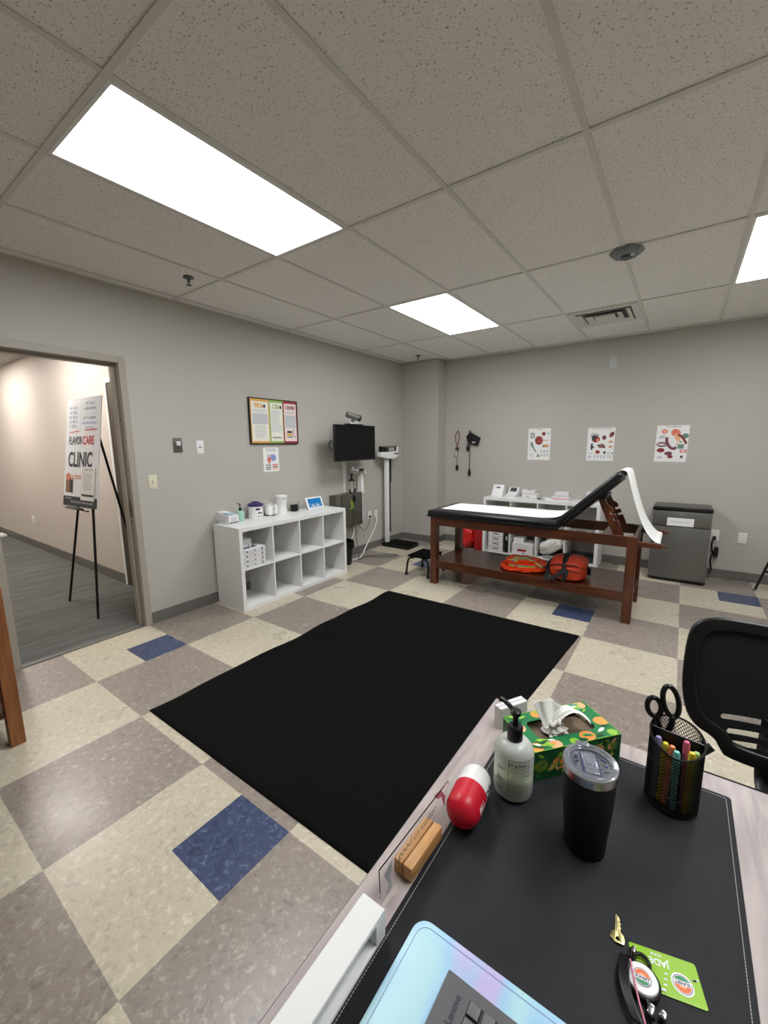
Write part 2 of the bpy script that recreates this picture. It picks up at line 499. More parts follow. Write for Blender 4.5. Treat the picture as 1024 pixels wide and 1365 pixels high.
# ------------------------------------------------------------------ the room
RX, RY0, RY1, H = 5.7, -3.2, 4.8, 2.692
TS = .6096
DY0, DY1, DZ = -.238, .587, 2.127     # door opening
def b_floor():
    b = MB()
    t = TS / 2
    blues = {(1, 1), (7, -1), (9, 9), (13, 13), (3, 11), (-3, -11), (15, 3)}
    for i in range(0, 19):
        for j in range(-11, 16):
            x0, x1 = i * t, min((i + 1) * t, RX)
            y0, y1 = max(j * t, RY0), min((j + 1) * t, RY1)
            if x1 <= x0 or y1 <= y0: continue
            mt = 'blue' if (i, j) in blues else ('beige' if (i // 2 + j // 2) % 2 == 0 else 'taupe')
            b.poly([(x0, y0, 0), (x1, y0, 0), (x1, y1, 0), (x0, y1, 0)], mt)
    b.lohi((0, RY0, -.1), (RX, RY1, -.002), 'taupe')
    return struct(b.build('floor', smooth=False))
b_floor()
b = MB(); b.lohi((-9.5, -1.6, -.1), (0, 1.0, 0), 'carpet'); struct(b.build('floor', smooth=False))
b = MB(); b.lohi((-.055, DY0, 0), (0.002, DY1, .006), pm('threshold_strip', '#5f5c57', .5), bev=.002); struct(b.build('trim_2', smooth=False))

# ceiling: tiles plus real tee grid
CX0, CY0 = 3.1494, -.1628
def b_ceiling():
    b = MB(); b.lohi((-.15, RY0, H + .006), (RX + .1, RY1 + .1, H + .12), 'ceil'); struct(b.build('ceiling', smooth=False))
    g = MB()
    a = -6
    while CX0 + a * TS < RX:
        x = CX0 + a * TS
        if x > .02: g.lohi((x - .012, RY0, H), (x + .012, RY1, H + .005), 'tee')
        a += 1
    for k in range(-3, 5):
        y = CY0 + k * 2 * TS
        if RY0 < y < RY1: g.lohi((.02, y - .012, H - .0005), (RX, y + .012, H + .005), 'tee')
    g.lohi((CX0 - TS, 4.105 - .01, H - .0005), (CX0, 4.105 + .01, H + .005), 'tee')
    g.lohi((0, RY0, H), (.02, RY1, H + .004), 'tee'); g.lohi((0, RY1 - .02, H), (RX, RY1, H + .004), 'tee')
    struct(g.build('trim_1', smooth=False))
b_ceiling()
b = MB(); b.lohi((-9.5, -1.6, H), (-.15, 1.0, H + .1), pm('hall_ceiling_paint', '#b9b4aa', .9)); struct(b.build('ceiling', smooth=False))

# walls
b = MB()
b.lohi((-.15, RY0, 0), (0, DY0, H + .006), 'wall'); b.lohi((-.15, DY1, 0), (0, RY1 + .1, H + .006), 'wall'); b.lohi((-.15, DY0, DZ), (0, DY1, H + .006), 'wall')
struct(b.build('wall_left', smooth=False))
b = MB(); b.lohi((0, RY1, 0), (RX, RY1 + .1, H + .006), 'wall'); struct(b.build('wall_back', smooth=False))
b = MB(); b.lohi((0, 4.55, 0), (.63, RY1, H), 'wall'); struct(b.build('wall_pillar', smooth=False))
b = MB(); b.lohi((RX, RY0 - .1, 0), (RX + .1, RY1 + .1, H + .006), 'wall'); struct(b.build('wall_right', smooth=False))
b = MB(); b.lohi((-.15, RY0 - .1, 0), (RX, RY0, H + .006), 'wall'); struct(b.build('wall_rear', smooth=False))
b = MB(); b.lohi((-9.6, 1.0, 0), (-.15, 1.1, H + .1), 'hall_wall'); struct(b.build('wall_hall', smooth=False))
b = MB(); b.lohi((-9.6, -1.7, 0), (-.15, -1.6, H + .1), 'hall_wall'); struct(b.build('wall_hall_opposite', smooth=False))
b = MB(); b.lohi((-9.6, -1.6, 0), (-9.5, 1.0, H + .1), 'hall_wall'); struct(b.build('wall_hall_end', smooth=False))
# baseboards
def bb(n, a, c):
    b = MB(); b.lohi(a, c, 'base', bev=.002, seg=1); struct(b.build(n, smooth=False))
bb('baseboard_left', (0, .64, 0), (.008, 4.55, .1)); bb('baseboard_left', (0, RY0, 0), (.008, -.29, .1))
bb('baseboard_pillar', (0.008, 4.542, 0), (.638, 4.55, .1)); bb('baseboard_pillar', (.63, 4.55, 0), (.638, RY1 - .008, .1))
bb('baseboard_back', (.638, RY1 - .008, 0), (RX, RY1, .1)); bb('baseboard_right', (RX - .008, RY0, 0), (RX, RY1 - .008, .1)); bb('baseboard_rear', (.008, RY0, 0), (RX - .008, RY0 + .008, .1))
bb('baseboard_hall', (-9.5, .99, 0), (-1.325, 1.0, .11))

# door frame of the room
b = MB()
fw = .052
for s, y in ((-1, DY0), (1, DY1)):
    b.lohi((0, min(y, y + s * fw), 0), (.014, max(y, y + s * fw), DZ + fw), 'frame', bev=.003)
    b.lohi((-.165, min(y, y + s * fw), 0), (-.15, max(y, y + s * fw), DZ + fw), 'frame', bev=.003)
    b.lohi((-.15, min(y, y - s * .004), 0), (0, max(y, y - s * .004), DZ), 'frame')
    b.lohi((-.10, min(y - s * .004, y - s * .02), 0), (-.055, max(y - s * .004, y - s * .02), DZ - .02), 'frame', bev=.003)
b.lohi((0, DY0, DZ), (.014, DY1, DZ + fw), 'frame', bev=.003); b.lohi((-.165, DY0, DZ), (-.15, DY1, DZ + fw), 'frame', bev=.003)
b.lohi((-.15, DY0, DZ - .004), (0, DY1, DZ), 'frame'); b.lohi((-.10, DY0, DZ - .02), (-.055, DY1, DZ - .004), 'frame', bev=.003)
d1 = struct(b.build('door_1', smooth=False))
b = MB(); b.box((-.022, DY1 - .006, 1.0), (.03, .004, .13), 'gmetal', bev=.001); b.box((-.022, DY1 - .009, 1.0), (.012, .004, .03), 'black'); b.build('strike_plate', d1)
b = MB()
for z in (.9, 1.7):
    b = MB(); b.cyl((-.03, DY1 - .004, z), (-.03, DY1 - .008, z), .006, 'dgrey', seg=12); b.build('screw', d1)
# hall door (dark leaf beside the room)
b = MB()
b.lohi((-1.32, .985, 0), (-1.27, 1.0, 2.19), 'whitep', bev=.002); b.lohi((-1.27, .985, 2.14), (-.17, 1.0, 2.19), 'whitep', bev=.002)
d2 = struct(b.build('door_2', smooth=False))
b = MB(); b.lohi((-1.27, .992, .005), (-.17, .999, 2.14), 'darkdoor'); b.build('door_leaf', d2, smooth=False)

# ------------------------------------------------------------------ ceiling fittings
def ceiling_light(a, k, label, group='recessed ceiling light panels', mat='light'):
    x0, x1 = CX0 + a * TS, CX0 + (a + 1) * TS
    y0, y1 = CY0 + k * 2 * TS, CY0 + (k + 1) * 2 * TS
    t = thing('ceiling_light', label, 'ceiling light', ((x0 + x1) / 2, (y0 + y1) / 2, H), 0, group)
    w, l = TS / 2 - .012, TS - .012
    b = MB(); b.box((0, 0, .0015), (2 * w - .03, 2 * l - .03, .003), mat); b.build('diffuser', t, smooth=False)
    b = MB()
    for s in (-1, 1):
        b.box((s * (w - .0075), 0, .001), (.015, 2 * l, .006), 'whitep'); b.box((0, s * (l - .0075), .001), (2 * w - .03, .015, .006), 'whitep')
    b.build('frame', t, smooth=False)
ceiling_light(-3, 0, 'large bright rectangular ceiling panel at upper left, nearest the doorway')
ceiling_light(-3, 2, 'smaller looking bright ceiling panel above the exam table end, centre of the ceiling')
ceiling_light(1, 2, 'bright ceiling panel cut off by the right edge of the photo')
ceiling_light(1, 0, 'ceiling panel just outside the upper right corner')
for x, l in ((-1.8, 'hallway ceiling light near the doorway'), (-4.3, 'added unseen ceiling light in the middle of the hall'), (-7.2, 'added unseen ceiling light far down the hall')):  # middle and far panels are added out of view to brighten the hall
    t = thing('ceiling_light', l, 'ceiling light', (x, .22, H - .004))
    b = MB(); b.box((0, 0, 0), (1.19, .58, .006), 'hlight'); b.build('diffuser', t, smooth=False)

def b_vent():
    t = thing('ceiling_vent', 'square stepped metal air vent in the ceiling near the back wall', 'air vent', (CX0 - TS / 2, 3.80, H))
    w = TS / 2 - .012
    b = MB()
    for s in (-1, 1):
        b.box((s * (w - .03), 0, -.003), (.06, 2 * w, .006), 'tee'); b.box((0, s * (w - .03), -.003), (2 * w - .12, .06, .006), 'tee')
    b.box((0, 0, .003), (2 * w - .1, 2 * w - .1, .004), 'dgrey')
    b.build('frame', t, smooth=False)
    for k, (o, i, z) in enumerate(((.225, .175, -.004), (.155, .105, -.01))):
        b = MB()
        def f(u, v, o=o, i=i, z=z):
            r = o + (i - o) * v
            a = int(u * 4 + 1e-6) % 4
            c = [(1, 1), (-1, 1), (-1, -1), (1, -1)][a]
            return Vector((c[0] * r, c[1] * r, z - .022 * (1 - v) + .012))
        b.grid(f, 4, 1, 'tee', cu=True)
        o_ = b.build('louver', t, smooth=False)
        md = o_.modifiers.new('s', 'SOLIDIFY'); md.thickness = .003
    b = MB(); b.box((0, 0, -.012), (.17, .17, .006), 'tee'); b.build('center_plate', t, smooth=False)
b_vent()
t = thing('smoke_detector', 'flat grey octagonal detector fixed to the ceiling grid', 'smoke detector', (3.165, 2.33, H), .2)
b = MB(); b.lathe([(0, -.03), (.075, -.03), (.095, -.015), (.10, 0), (0, 0)], 'trimgrey', seg=8); b.build('body', t, smooth=False)
b = MB(); b.lathe([(0, -.045), (.03, -.045), (.035, -.03)], 'dkgrey', seg=16); b.box((.03, -.03, -.034), (.02, .02, .01), 'whitep'); b.build('sensor', t)
for (x, y, l) in ((.565, .885, 'small brass grey fire sprinkler in the ceiling above the doorway wall'), (.50, 4.2, 'small fire sprinkler in the ceiling by the corner pillar')):
    t = thing('sprinkler_head', l, 'sprinkler', (x, y, H), 0, 'ceiling sprinklers')
    b = MB(); b.lathe([(0, -.004), (.035, -.004), (.035, 0), (0, 0)], 'dkgrey', seg=20); b.build('escutcheon', t)
    b = MB(); b.cyl((0, 0, -.004), (0, 0, -.03), .009, 'dkgrey'); b.tube([(-.012, 0, -.02), (-.014, 0, -.035), (0, 0, -.05), (.014, 0, -.035), (.012, 0, -.02)], .003, 'dkgrey'); b.lathe([(0, -.053), (.018, -.053), (.018, -.05), (0, -.05)], 'dkgrey', seg=16); b.build('deflector', t)

# ------------------------------------------------------------------ wall plates and posters
def wall_plate(o, r, w, h, mat, label, kind, cat='switch', name='light_switch', grp=None):
    t = thing(name, label, cat, o, 0, grp)
    Mx = frame((0, 0, 0), r, (0, 0, 1))
    b = MB(Mx); b.box((0, 0, .003), (w, h, .006), mat, bev=.002); b.build('plate', t)
    b = MB(Mx)
    if kind == 'toggle': b.box((0, 0, .012), (.010, .022, .016), 'whitep' if mat != 'ivory' else 'ivory', bev=.002)
    elif kind == 'jack':
        b.box((-.008, 0, .007), (.01, .01, .003), 'dgrey'); b.box((.008, 0, .007), (.01, .01, .003), 'dgrey')
    elif kind == 'thermo': b.box((0, h * .12, .014), (w * .45, h * .3, .018), 'card', bev=.003); b.box((0, -h * .2, .008), (.008, .014, .006), 'dgrey')
    elif kind == 'outlet':
        for s in (-1, 1):
            b.shape([rrect(.033, .028, .01)], .004, mat, T(0, s * .022, .006))
            for q in (-1, 1): b.box((q * .007, s * .022 + .003, .0085), (.002, .008, .001), 'dgrey')
    if kind == 'blank':
        b.bm.free()
        for s in (-1, 1):
            b = MB(Mx); b.box((0, s * h * .3, .007), (.006, .006, .001), 'lgrey'); b.build('screw', t)
    else: b.build({'toggle': 'toggle', 'jack': 'jack_sockets', 'thermo': 'knob', 'outlet': 'sockets'}[kind], t)
    return t
LW = (0, 1, 0); BW = (1, 0, 0)
wall_plate((0, .998, 1.505), LW, .08, .125, 'gmetal', 'grey metal wall plate with pale knob, left of the white plate', 'thermo', 'wall control', 'wall_control')
wall_plate((0, 1.202, 1.487), LW, .072, .12, 'whitep', 'white wall plate with two small dark jacks', 'jack', 'wall plate', 'jack_plate')
wall_plate((0, .76, 1.205), LW, .07, .118, 'ivory', 'ivory light switch beside the door frame, lowest of the three plates', 'toggle')
for y, k, l in ((3.70, 'outlet', 'white outlet plate on the left wall, nearer the metal box'), (3.845, 'outlet', 'white outlet plate on the left wall, nearer the physician scale')):
    wall_plate((0, y, .50), LW, .075, .12, 'sconce', l, k, 'outlet', 'wall_outlet')
wall_plate((4.157, RY1, .467), BW, .075, .118, 'sconce', 'white outlet plate on the back wall right of the fridge', 'blank', 'outlet', 'wall_outlet')
wall_plate((3.93, RY1, .475), BW, .07, .12, 'sconce', 'outlet plate with plugged cord close behind the fridge', 'outlet', 'outlet', 'wall_outlet')
wall_plate((2.81, RY1, 2.42), BW, .075, .12, 'lgrey', 'pale blank plate high on the back wall near the ceiling', 'blank', 'wall plate', 'blank_plate')
wall_plate((-4.33, 1.0, .42), BW, .1, .13, 'whitep', 'bright outlet plate on the hallway wall, left of two', 'outlet', 'outlet', 'wall_outlet')
wall_plate((-4.12, 1.0, .42), BW, .08, .12, 'hall_wall', 'wall coloured outlet plate on the hallway wall, right of two', 'outlet', 'outlet', 'wall_outlet')

def lines(b, x0, x1, y0, y1, n, mat='lgrey', z=.001, seed=0):
    rnd = random.Random(seed)
    st = (y1 - y0) / n
    for i in range(n):
        w = (x1 - x0) * rnd.uniform(.75, 1)
        b.rect(x0, y1 - (i + .7) * st, x0 + w, y1 - (i + .25) * st, mat, z=z)

# framed three-column notice
t = thing('framed_notice', 'framed notice with amber, green and crimson columns on the left wall', 'framed poster', (0.0, 2.062, 1.742))
FM = frame((0, 0, 0), LW, (0, 0, 1))
W2, H2 = .318, .232
b = MB(FM)
for s in (-1, 1):
    b.box((s * (W2 - .005), 0, .011), (.010, 2 * H2, .022), 'black'); b.box((0, s * (H2 - .005), .011), (2 * W2 - .02, .010, .022), 'black')
b.box((0, 0, .002), (2 * W2, 2 * H2, .004), 'black'); b.build('frame', t, smooth=False)
b = MB(FM @ T(0, 0, .018)); b.rect(-W2 + .008, -H2 + .008, W2 - .008, H2 - .008, 'cream')
b.M = b.M @ T(0, 0, .0006)
cols = [(-.31, -.072, 'yellowb', 'cream'), (-.072, .115, 'greenb', 'cream'), (.115, .31, 'redb', 'pinkp')]
for i, (x0, x1, band, bg) in enumerate(cols):
    b.rect(x0, -H2 + .008, x1, H2 - .008, band)
    b.rect(x0 + .014, -H2 + .030, x1 - .010, H2 - .035, bg, z=.0006)
    cx = (x0 + x1) / 2
    b.text(['98.6', '120', '120/80'][i], [.065, .06, .05][i], ['yellowb', 'greenb', 'darkred'][i], T(cx - (.01 if i < 2 else 0), .155, .0012), off=.002)
    if i < 2: b.ell((cx + .06, .153), (.03, .034), 'dgrey', z=.0013)
    lines(b, x0 + .03, x1 - .03, .085, .12, 3, seed=i)
    if i == 0: b.rect(x0 + .025, -.03, x1 - .02, .075, 'lgrey', z=.001); lines(b, x0 + .05, x1 - .03, -.17, -.04, 7, seed=3)
    if i == 1: lines(b, x0 + .02, x1 - .02, -.11, .08, 10, seed=4); lines(b, x0 + .03, x1 - .02, -.18, -.15, 1, 'grey', seed=5)
    if i == 2:
        b.rect(x0 + .025, -.06, x1 - .02, .075, 'lgrey', z=.001)
        b.rect(cx - .05, -.115, cx + .02, -.09, 'dgrey', z=.001); b.rect(cx - .06, -.145, cx + .02, -.12, 'yellowb', z=.001); b.rect(cx - .05, -.165, cx + .03, -.15, 'sage', z=.001)
        b.tube([(cx + .03, -.07, .001), (cx + .045, -.09, .001), (cx + .03, -.13, .001), (cx + .06, -.16, .001)], .003, 'dgrey', smooth=2)
b.build('print', t, smooth=False)

b = MB(frame((0, 2.0, 1.348), LW, (0, 0, 1)))
b.box((0, 0, .001), (.205, .255, .0015), 'paper')
b.M = b.M @ T(0, 0, .0022)
b.text('STROKE ALERT', .018, 'dgrey', T(0, .108, 0)); b.text('KNOW THE SIGNS', .016, 'dgrey', T(0, .088, 0))
b.ell((.02, .018), (.09, .075), 'lblue'); b.ell((.025, -.004), (.07, .03), 'lblue', z=.0001)
b.ell((-.03, .035), (.05, .045), 'lgrey', z=.0002); b.ell((-.025, 0), (.06, .05), 'lred', z=.0003); b.ell((-.03, -.03), (.025, .03), 'lred', z=.0004); b.ell((.0, -.01), (.025, .015), 'pinkp', z=.0005)
for k, y in enumerate((-.065, -.088, -.108)):
    b.rect(-.075, y, -.008, y + .014, 'grey'); b.rect(.012, y, .085, y + .014, ['lred', 'skin', 'peach'][k])
tag(b.build('health_flyer', smooth=False), 'small white paper with a head diagram taped under the framed notice', 'flyer')

def wall_chart(x0, x1, z0, z1, tilt, label, title, deco):
    w, h = x1 - x0, z1 - z0
    b = MB(frame(((x0 + x1) / 2, RY1, (z0 + z1) / 2), BW, (0, 0, 1)) @ Rz(tilt))
    b.box((0, 0, -.0015 + .003), (w, h, .0015), 'paper')
    b.M = b.M @ T(0, 0, .0028)
    b.text(title, .02, 'dgrey', T(0, h / 2 - .015, 0))
    deco(b)
    tag(b.build('anatomy_poster', smooth=False), label, 'poster')
def deco1(b):
    b.rect(-.115, .08, -.06, .15, 'grey'); b.ell((-.088, .115), (.04, .045), 'lgrey', z=.0002)
    b.ell((-.002, .05), (.105, .115), 'darkred'); b.ell((.01, .06), (.06, .06), 'salmon', z=.0002); b.ell((.008, .062), (.05, .05), 'darkred', z=.0003)
    b.ell((.055, .135), (.05, .05), 'darkred'); b.ell((.115, .135), (.03, .04), 'lgrey')
    b.shape([[(-.115, .02), (-.09, .035), (-.075, .0), (-.06, -.05), (-.02, -.105), (-.05, -.095), (-.09, -.04)]], .0004, 'sage')
    b.rect(.055, .045, .12, .055, 'salmon'); b.rect(.05, -.04, .12, -.005, 'skin'); b.rect(.07, -.035, .11, -.012, 'yellowb', z=.0002)
    for i in range(3):
        for j in range(2): b.rect(.025 + i * .037, -.11 - j * .05, .05 + i * .037, -.075 - j * .05, 'lgrey')
    b.shape([[(-.03, -.165), (-.005, -.12), (.02, -.165)]], .0004, 'sage'); lines(b, -.12, -.06, -.17, -.12, 4)
    lines(b, -.125, -.105, -.1, 0, 5)
def deco2(b):
    for k in range(8):
        a = k * .7; b.tube([(-.07, .09, .0002), (-.07 + .05 * math.cos(a), .105 + .035 * math.sin(a), .0002)], .004, 'dgrey', seg=4)
    b.ell((-.055, .06), (.09, .075), 'darkred'); b.ell((-.08, .075), (.045, .06), 'dgrey', z=.0002); b.ell((-.035, .05), (.03, .04), 'salmon', z=.0003)
    b.ell((.035, .08), (.045, .055), 'mauve'); b.ell((.04, .09), (.02, .02), 'dgrey', z=.0002)
    b.ell((.115, .115), (.045, .07), 'darkred', rot=-.5); b.ell((.12, .13), (.025, .03), 'dgrey', z=.0002)
    b.rect(-.105, -.07, -.085, .01, 'dgrey'); b.ell((-.09, -.035), (.045, .03), 'dgrey', z=.0002)
    b.ell((.01, -.02), (.07, .05), 'skin', rot=.4); b.ell((.035, -.03), (.05, .03), 'mauve', rot=-.7, z=.0002); b.ell((-.02, -.015), (.025, .025), 'dgrey', z=.0003)
    for y in (.03, -.03): b.ell((.11, y), (.055, .028), 'peach'); b.ell((.11, y), (.02, .02), 'grey', z=.0002)
    b.ell((-.025, -.095), (.05, .045), 'darkred'); b.ell((.05, -.1), (.03, .032), 'dgrey'); b.ell((.09, -.105), (.03, .02), 'lgrey'); b.ell((.135, -.11), (.018, .018), 'dgrey')
    b.ell((-.11, -.155), (.04, .035), 'lgrey')
    for i in range(4): b.rect(-.06 + i * .035, -.17, -.045 + i * .035, -.13, 'lgrey')
    lines(b, .08, .14, -.17, -.13, 3); lines(b, -.14, -.08, -.125, -.1, 2)
def deco3(b):
    b.ell((-.075, .135), (.055, .05), 'lred'); b.ell((-.075, .135), (.035, .03), 'peach', z=.0002)
    b.ell((-.095, .075), (.06, .035), 'lgrey', rot=.3)
    b.ell((.03, .12), (.09, .08), 'salmon', rot=-.5); b.ell((.05, .07), (.05, .09), 'peach', rot=.3, z=.0002); b.ell((.02, .135), (.04, .035), 'lred', z=.0003)
    b.tube([(.05, .1, .0003), (.09, .08, .0003), (.12, .03, .0003), (.135, .0, .0003)], .012, 'darkred', seg=6, smooth=2)
    b.ell((.12, .085), (.06, .055), 'sage', z=.0006)
    for k, (w, h) in enumerate(((.10, .05), (.07, .03))):
        b.tube([(-.09 + w / 2 * math.cos(a), -.01 + h / 2 * math.sin(a), .0005) for a in [i * PI / 6 for i in range(12)]], .004, 'mauve', seg=6, closed=True)
    b.tube([(-.05, .07, .0006), (-.045, .01, .0006), (-.01, -.045, .0006), (.03, -.06, .0006), (.045, -.035, .0006)], .014, 'mauve', seg=8, smooth=2)
    b.ell((-.095, -.075), (.075, .05), 'darkred'); b.ell((-.02, -.11), (.075, .045), 'mauve', z=.0002); b.ell((0, -.145), (.05, .04), 'darkred', z=.0004)
    b.rect(.06, -.055, .115, -.005, 'sage'); b.rect(.085, -.1, .145, -.065, 'lred'); b.ell((.115, -.083), (.04, .02), 'pinkp', z=.0002)
    b.rect(.045, .015, .055, -.02, 'yellowb'); b.ell((.105, -.145), (.025, .03), 'dgrey'); b.ell((-.1, -.155), (.05, .025), 'lgrey')
    b.ell((.08, .02), (.025, .02), 'sage')
wall_chart(1.862, 2.148, 1.268, 1.68, 0, 'anatomy poster with one large dark red eyeball, leftmost of three', 'THE EYE', deco1)
wall_chart(2.588, 2.885, 1.268, 1.668, -.01, 'anatomy poster with many small dark organs, middle of three', 'THE HEART AND LUNGS', deco2)
wall_chart(3.302, 3.602, 1.266, 1.67, -.015, 'anatomy poster with curling mauve and orange organs, nearest the fridge', 'THE INNER EAR', deco3)

# hanging instruments on the back wall
t = thing('stethoscope', 'maroon tubed stethoscope hanging on the back wall, left of the cuff', 'stethoscope', (.838, RY1, 1.40))
b = MB(); b.cyl((0, 0, .275), (0, -.04, .275), .006, 'dkgrey'); b.build('hook', t)
b = MB(); b.tube([(0, -.035, .28), (-.035, -.035, .22), (-.028, -.035, .14), (-.004, -.035, .06), (-.001, -.035, .03)], .006, 'tube', smooth=2)
b.tube([(0, -.035, .28), (.036, -.035, .22), (.024, -.035, .14), (.004, -.035, .06), (.001, -.035, .03)], .006, 'tube', smooth=2)
b.tube([(.003, -.035, .01), (.006, -.035, -.1), (.001, -.035, -.22)], .0045, 'dkgrey', smooth=1); b.build('tubing', t)
b = MB(); b.cyl((0, -.02, .02), (0, -.045, .02), .026, 'dkgrey'); b.cyl((0, -.045, .02), (0, -.048, .02), .018, 'chrome'); b.build('gauge', t)
b = MB(); b.cyl((-.012, -.03, -.01), (-.02, -.03, -.09), .006, 'whitep'); b.cyl((-.05, -.03, -.08), (-.03, -.03, -.1), .008, 'dkgrey'); b.build('valve', t)
b = MB(); b.lathe([(0, -.3), (.012, -.295), (.021, -.27), (.021, -.235), (.01, -.22), (0, -.22)], 'black', m=T(0, -.032, 0)); b.build('bulb', t)
t = thing('blood_pressure_cuff', 'black blood pressure cuff with two bulbs hanging on the back wall', 'blood pressure cuff', (1.035, RY1, 1.40))
b = MB(); b.cyl((0, 0, .27), (0, -.05, .27), .006, 'dkgrey'); b.tube([(0, -.04, .28), (-.02, -.04, .26), (-.01, -.04, .235), (.012, -.04, .24), (.018, -.04, .26)], .005, 'black', smooth=1, closed=True); b.build('hook', t)
b = MB(); b.shape([[(-.045, .195), (.005, .25), (.155, .17), (.12, .07), (.01, .095), (-.03, .13)]], .03, 'blackm', frame((0, -.035, 0), BW, (0, 0, 1)), bev=.006)
b.box((.065, -.052, .11), (.05, .002, .018), 'lgrey'); b.build('cuff', t)
b = MB(); b.tube([(-.02, -.035, .17), (-.03, -.035, .12), (-.03, -.035, .07)], .006, 'black', smooth=1); b.tube([(.0, -.035, .12), (.002, -.035, 0), (.003, -.035, -.28)], .006, 'black', smooth=1); b.build('tubing', t)
for x, z, hh in ((-.03, .03, .1), (.001, -.33, .11)):
    b = MB(); b.lathe([(0, -hh / 2), (.012, -hh / 2 + .008), (.024, -.01), (.02, .02), (.01, hh / 2), (0, hh / 2)], 'black', m=T(x, -.032, z)); b.build('bulb', t)

# ------------------------------------------------------------------ cube shelves
SW, SH, SD = 1.43, .775, .39
def cube_shelf(label, loc, rz):
    t = thing('cube_shelf', label, 'shelf', loc, rz, 'white cube shelving units')
    o, n = .038, .016
    iw = (SW - 2 * o - 3 * n) / 4; ih = (SH - 2 * o - n) / 2
    b = MB(); b.lohi((0, 0, SH - o), (SW, SD, SH), 'white', bev=.0015, seg=1); b.build('top_panel', t, smooth=False)
    b = MB(); b.lohi((0, 0, 0), (SW, SD, o), 'white', bev=.0015, seg=1); b.build('bottom_panel', t, smooth=False)
    for x in (0, SW - o):
        b = MB(); b.lohi((x, 0, o), (x + o, SD, SH - o), 'white', bev=.0015, seg=1); b.build('side_panel', t, smooth=False)
    for k in range(1, 4):
        x = o + k * iw + (k - 1) * n
        b = MB(); b.lohi((x, .002, o), (x + n, SD, SH - o), 'white'); b.build('divider', t, smooth=False)
    for k in range(4):
        x = o + k * (iw + n)
        b = MB(); b.lohi((x, .002, o + ih), (x + iw, SD, o + ih + n), 'white'); b.build('shelf_board', t, smooth=False)
    return t
def sx(k): return .038 + k * ((SW - 2 * .038 - 3 * .016) / 4 + .016)      # left edge of cube k
IW = (SW - 2 * .038 - 3 * .016) / 4
IH = (SH - 2 * .038 - .016) / 2
ZL, ZU = .038, .038 + IH + .016
s1 = cube_shelf('white cube shelf against the left wall with jars on top', (.45, 1.235, 0), PI / 2)
s2 = cube_shelf('white cube shelf behind the exam table on the back wall', (1.415, 4.402, 0), 0)

def carton(loc, d, label, rz=0, name='carton', cat='box', grp=None, art=None, mat='card', topart=None):
    t = thing(name, label, cat, loc, rz, grp)
    b = MB(); b.box((0, 0, d[2] / 2), d, mat, bev=.002, seg=1); b.build('box', t, smooth=False)
    b = MB()
    if art:
        for (x0, z0, x1, z1, m_) in art:
            X0, X1 = -d[0] / 2 + x0 * d[0], -d[0] / 2 + x1 * d[0]
            b.poly([(X0, -d[1] / 2 - .0006, z0 * d[2]), (X1, -d[1] / 2 - .0006, z0 * d[2]), (X1, -d[1] / 2 - .0006, z1 * d[2]), (X0, -d[1] / 2 - .0006, z1 * d[2])], m_)
    if topart:
        for (x0, y0, x1, y1, m_) in topart:
            b.rect(-d[0] / 2 + x0 * d[0], -d[1] / 2 + y0 * d[1], -d[0] / 2 + x1 * d[0], -d[1] / 2 + y1 * d[1], m_, z=d[2] + .0006)
    if art or topart: b.build('printing', t, smooth=False)
    else: b.bm.free()
    return t
# -- left shelf contents (fronts face +X, so rz = 90 deg)
Z = ZU
names = ['bottom of the stack of four', 'second from the bottom of the stack', 'third from the bottom of the stack', 'topmost of the stack, purple lid marks']
for k in range(4):
    d = (.235, .24, .043)
    carton((.315, 1.235 + sx(0) + .012 + .1175, Z), d, 'flat white box in the upper left cube, ' + names[k], PI / 2 + (.02 if k % 2 else 0), 'glove_box', 'box', 'stacked white supply boxes',
           art=[(.03, .06, .97, .1, 'grey'), (.08, .3, .16, .6, 'dgrey'), (.45, .35, .52, .6, 'dgrey'), (.8, .15, .88, .85, 'grey'), (.25, .3, .4, .4, 'lgrey')],
           topart=[(.05, .1, .45, .35, 'purple'), (.5, .12, .7, .4, 'dgrey')] if k == 3 else None)
    Z += .0435
carton((.28, 1.235 + sx(0) + .02 + .065, Z), (.13, .16, .075), 'small grey white box set on top of the four stacked boxes', PI / 2, 'glove_box', 'box', art=[(.1, .1, .2, .2, 'dgrey'), (.7, .1, .8, .25, 'dgrey'), (.1, .5, .9, .6, 'lgrey')])
t = carton((.10, 1.235 + sx(0) + .14, ZL), (.07, .05, .115), 'small dark brown pack at the back of the lower left cube', PI / 2, 'dark_pack', 'box', mat='gmetal', art=[(.2, .2, .8, .5, 'dgrey')])

TZ = SH
# open glove boxes on the top
t = thing('face_mask_box', 'white carton of folded masks at the near end of the shelf top', 'box', (.095, 1.362, TZ), .05)
b = MB(); b.box((0, 0, .04), (.20, .115, .08), 'card', bev=.002, seg=1); b.build('box', t, smooth=False)
b = MB(); b.rect(-.08, -.03, .08, .03, 'dgrey', z=.0805)
b.poly([(.1005, -.05, .006), (.1005, .05, .006), (.1005, .05, .016), (.1005, -.05, .016)], 'dgrey'); b.poly([(.1005, -.03, .025), (.1005, .03, .025), (.1005, .03, .06), (.1005, -.03, .06)], 'lgrey')
b.poly([(-.09, -.0580, .01), (.05, -.0580, .01), (.05, -.0580, .03), (-.09, -.0580, .03)], 'lgrey'); b.build('printing', t, smooth=False)
b = MB(); b.pillow((-.05, .0, .088), (.1, .09, .03), 'paper', nz=.25, seed=2); b.pillow((.035, .0, .086), (.08, .08, .022), pm('pale_blue_mask', '#bcd3dd', .8), nz=.3, seed=5); b.build('mask_stack', t)

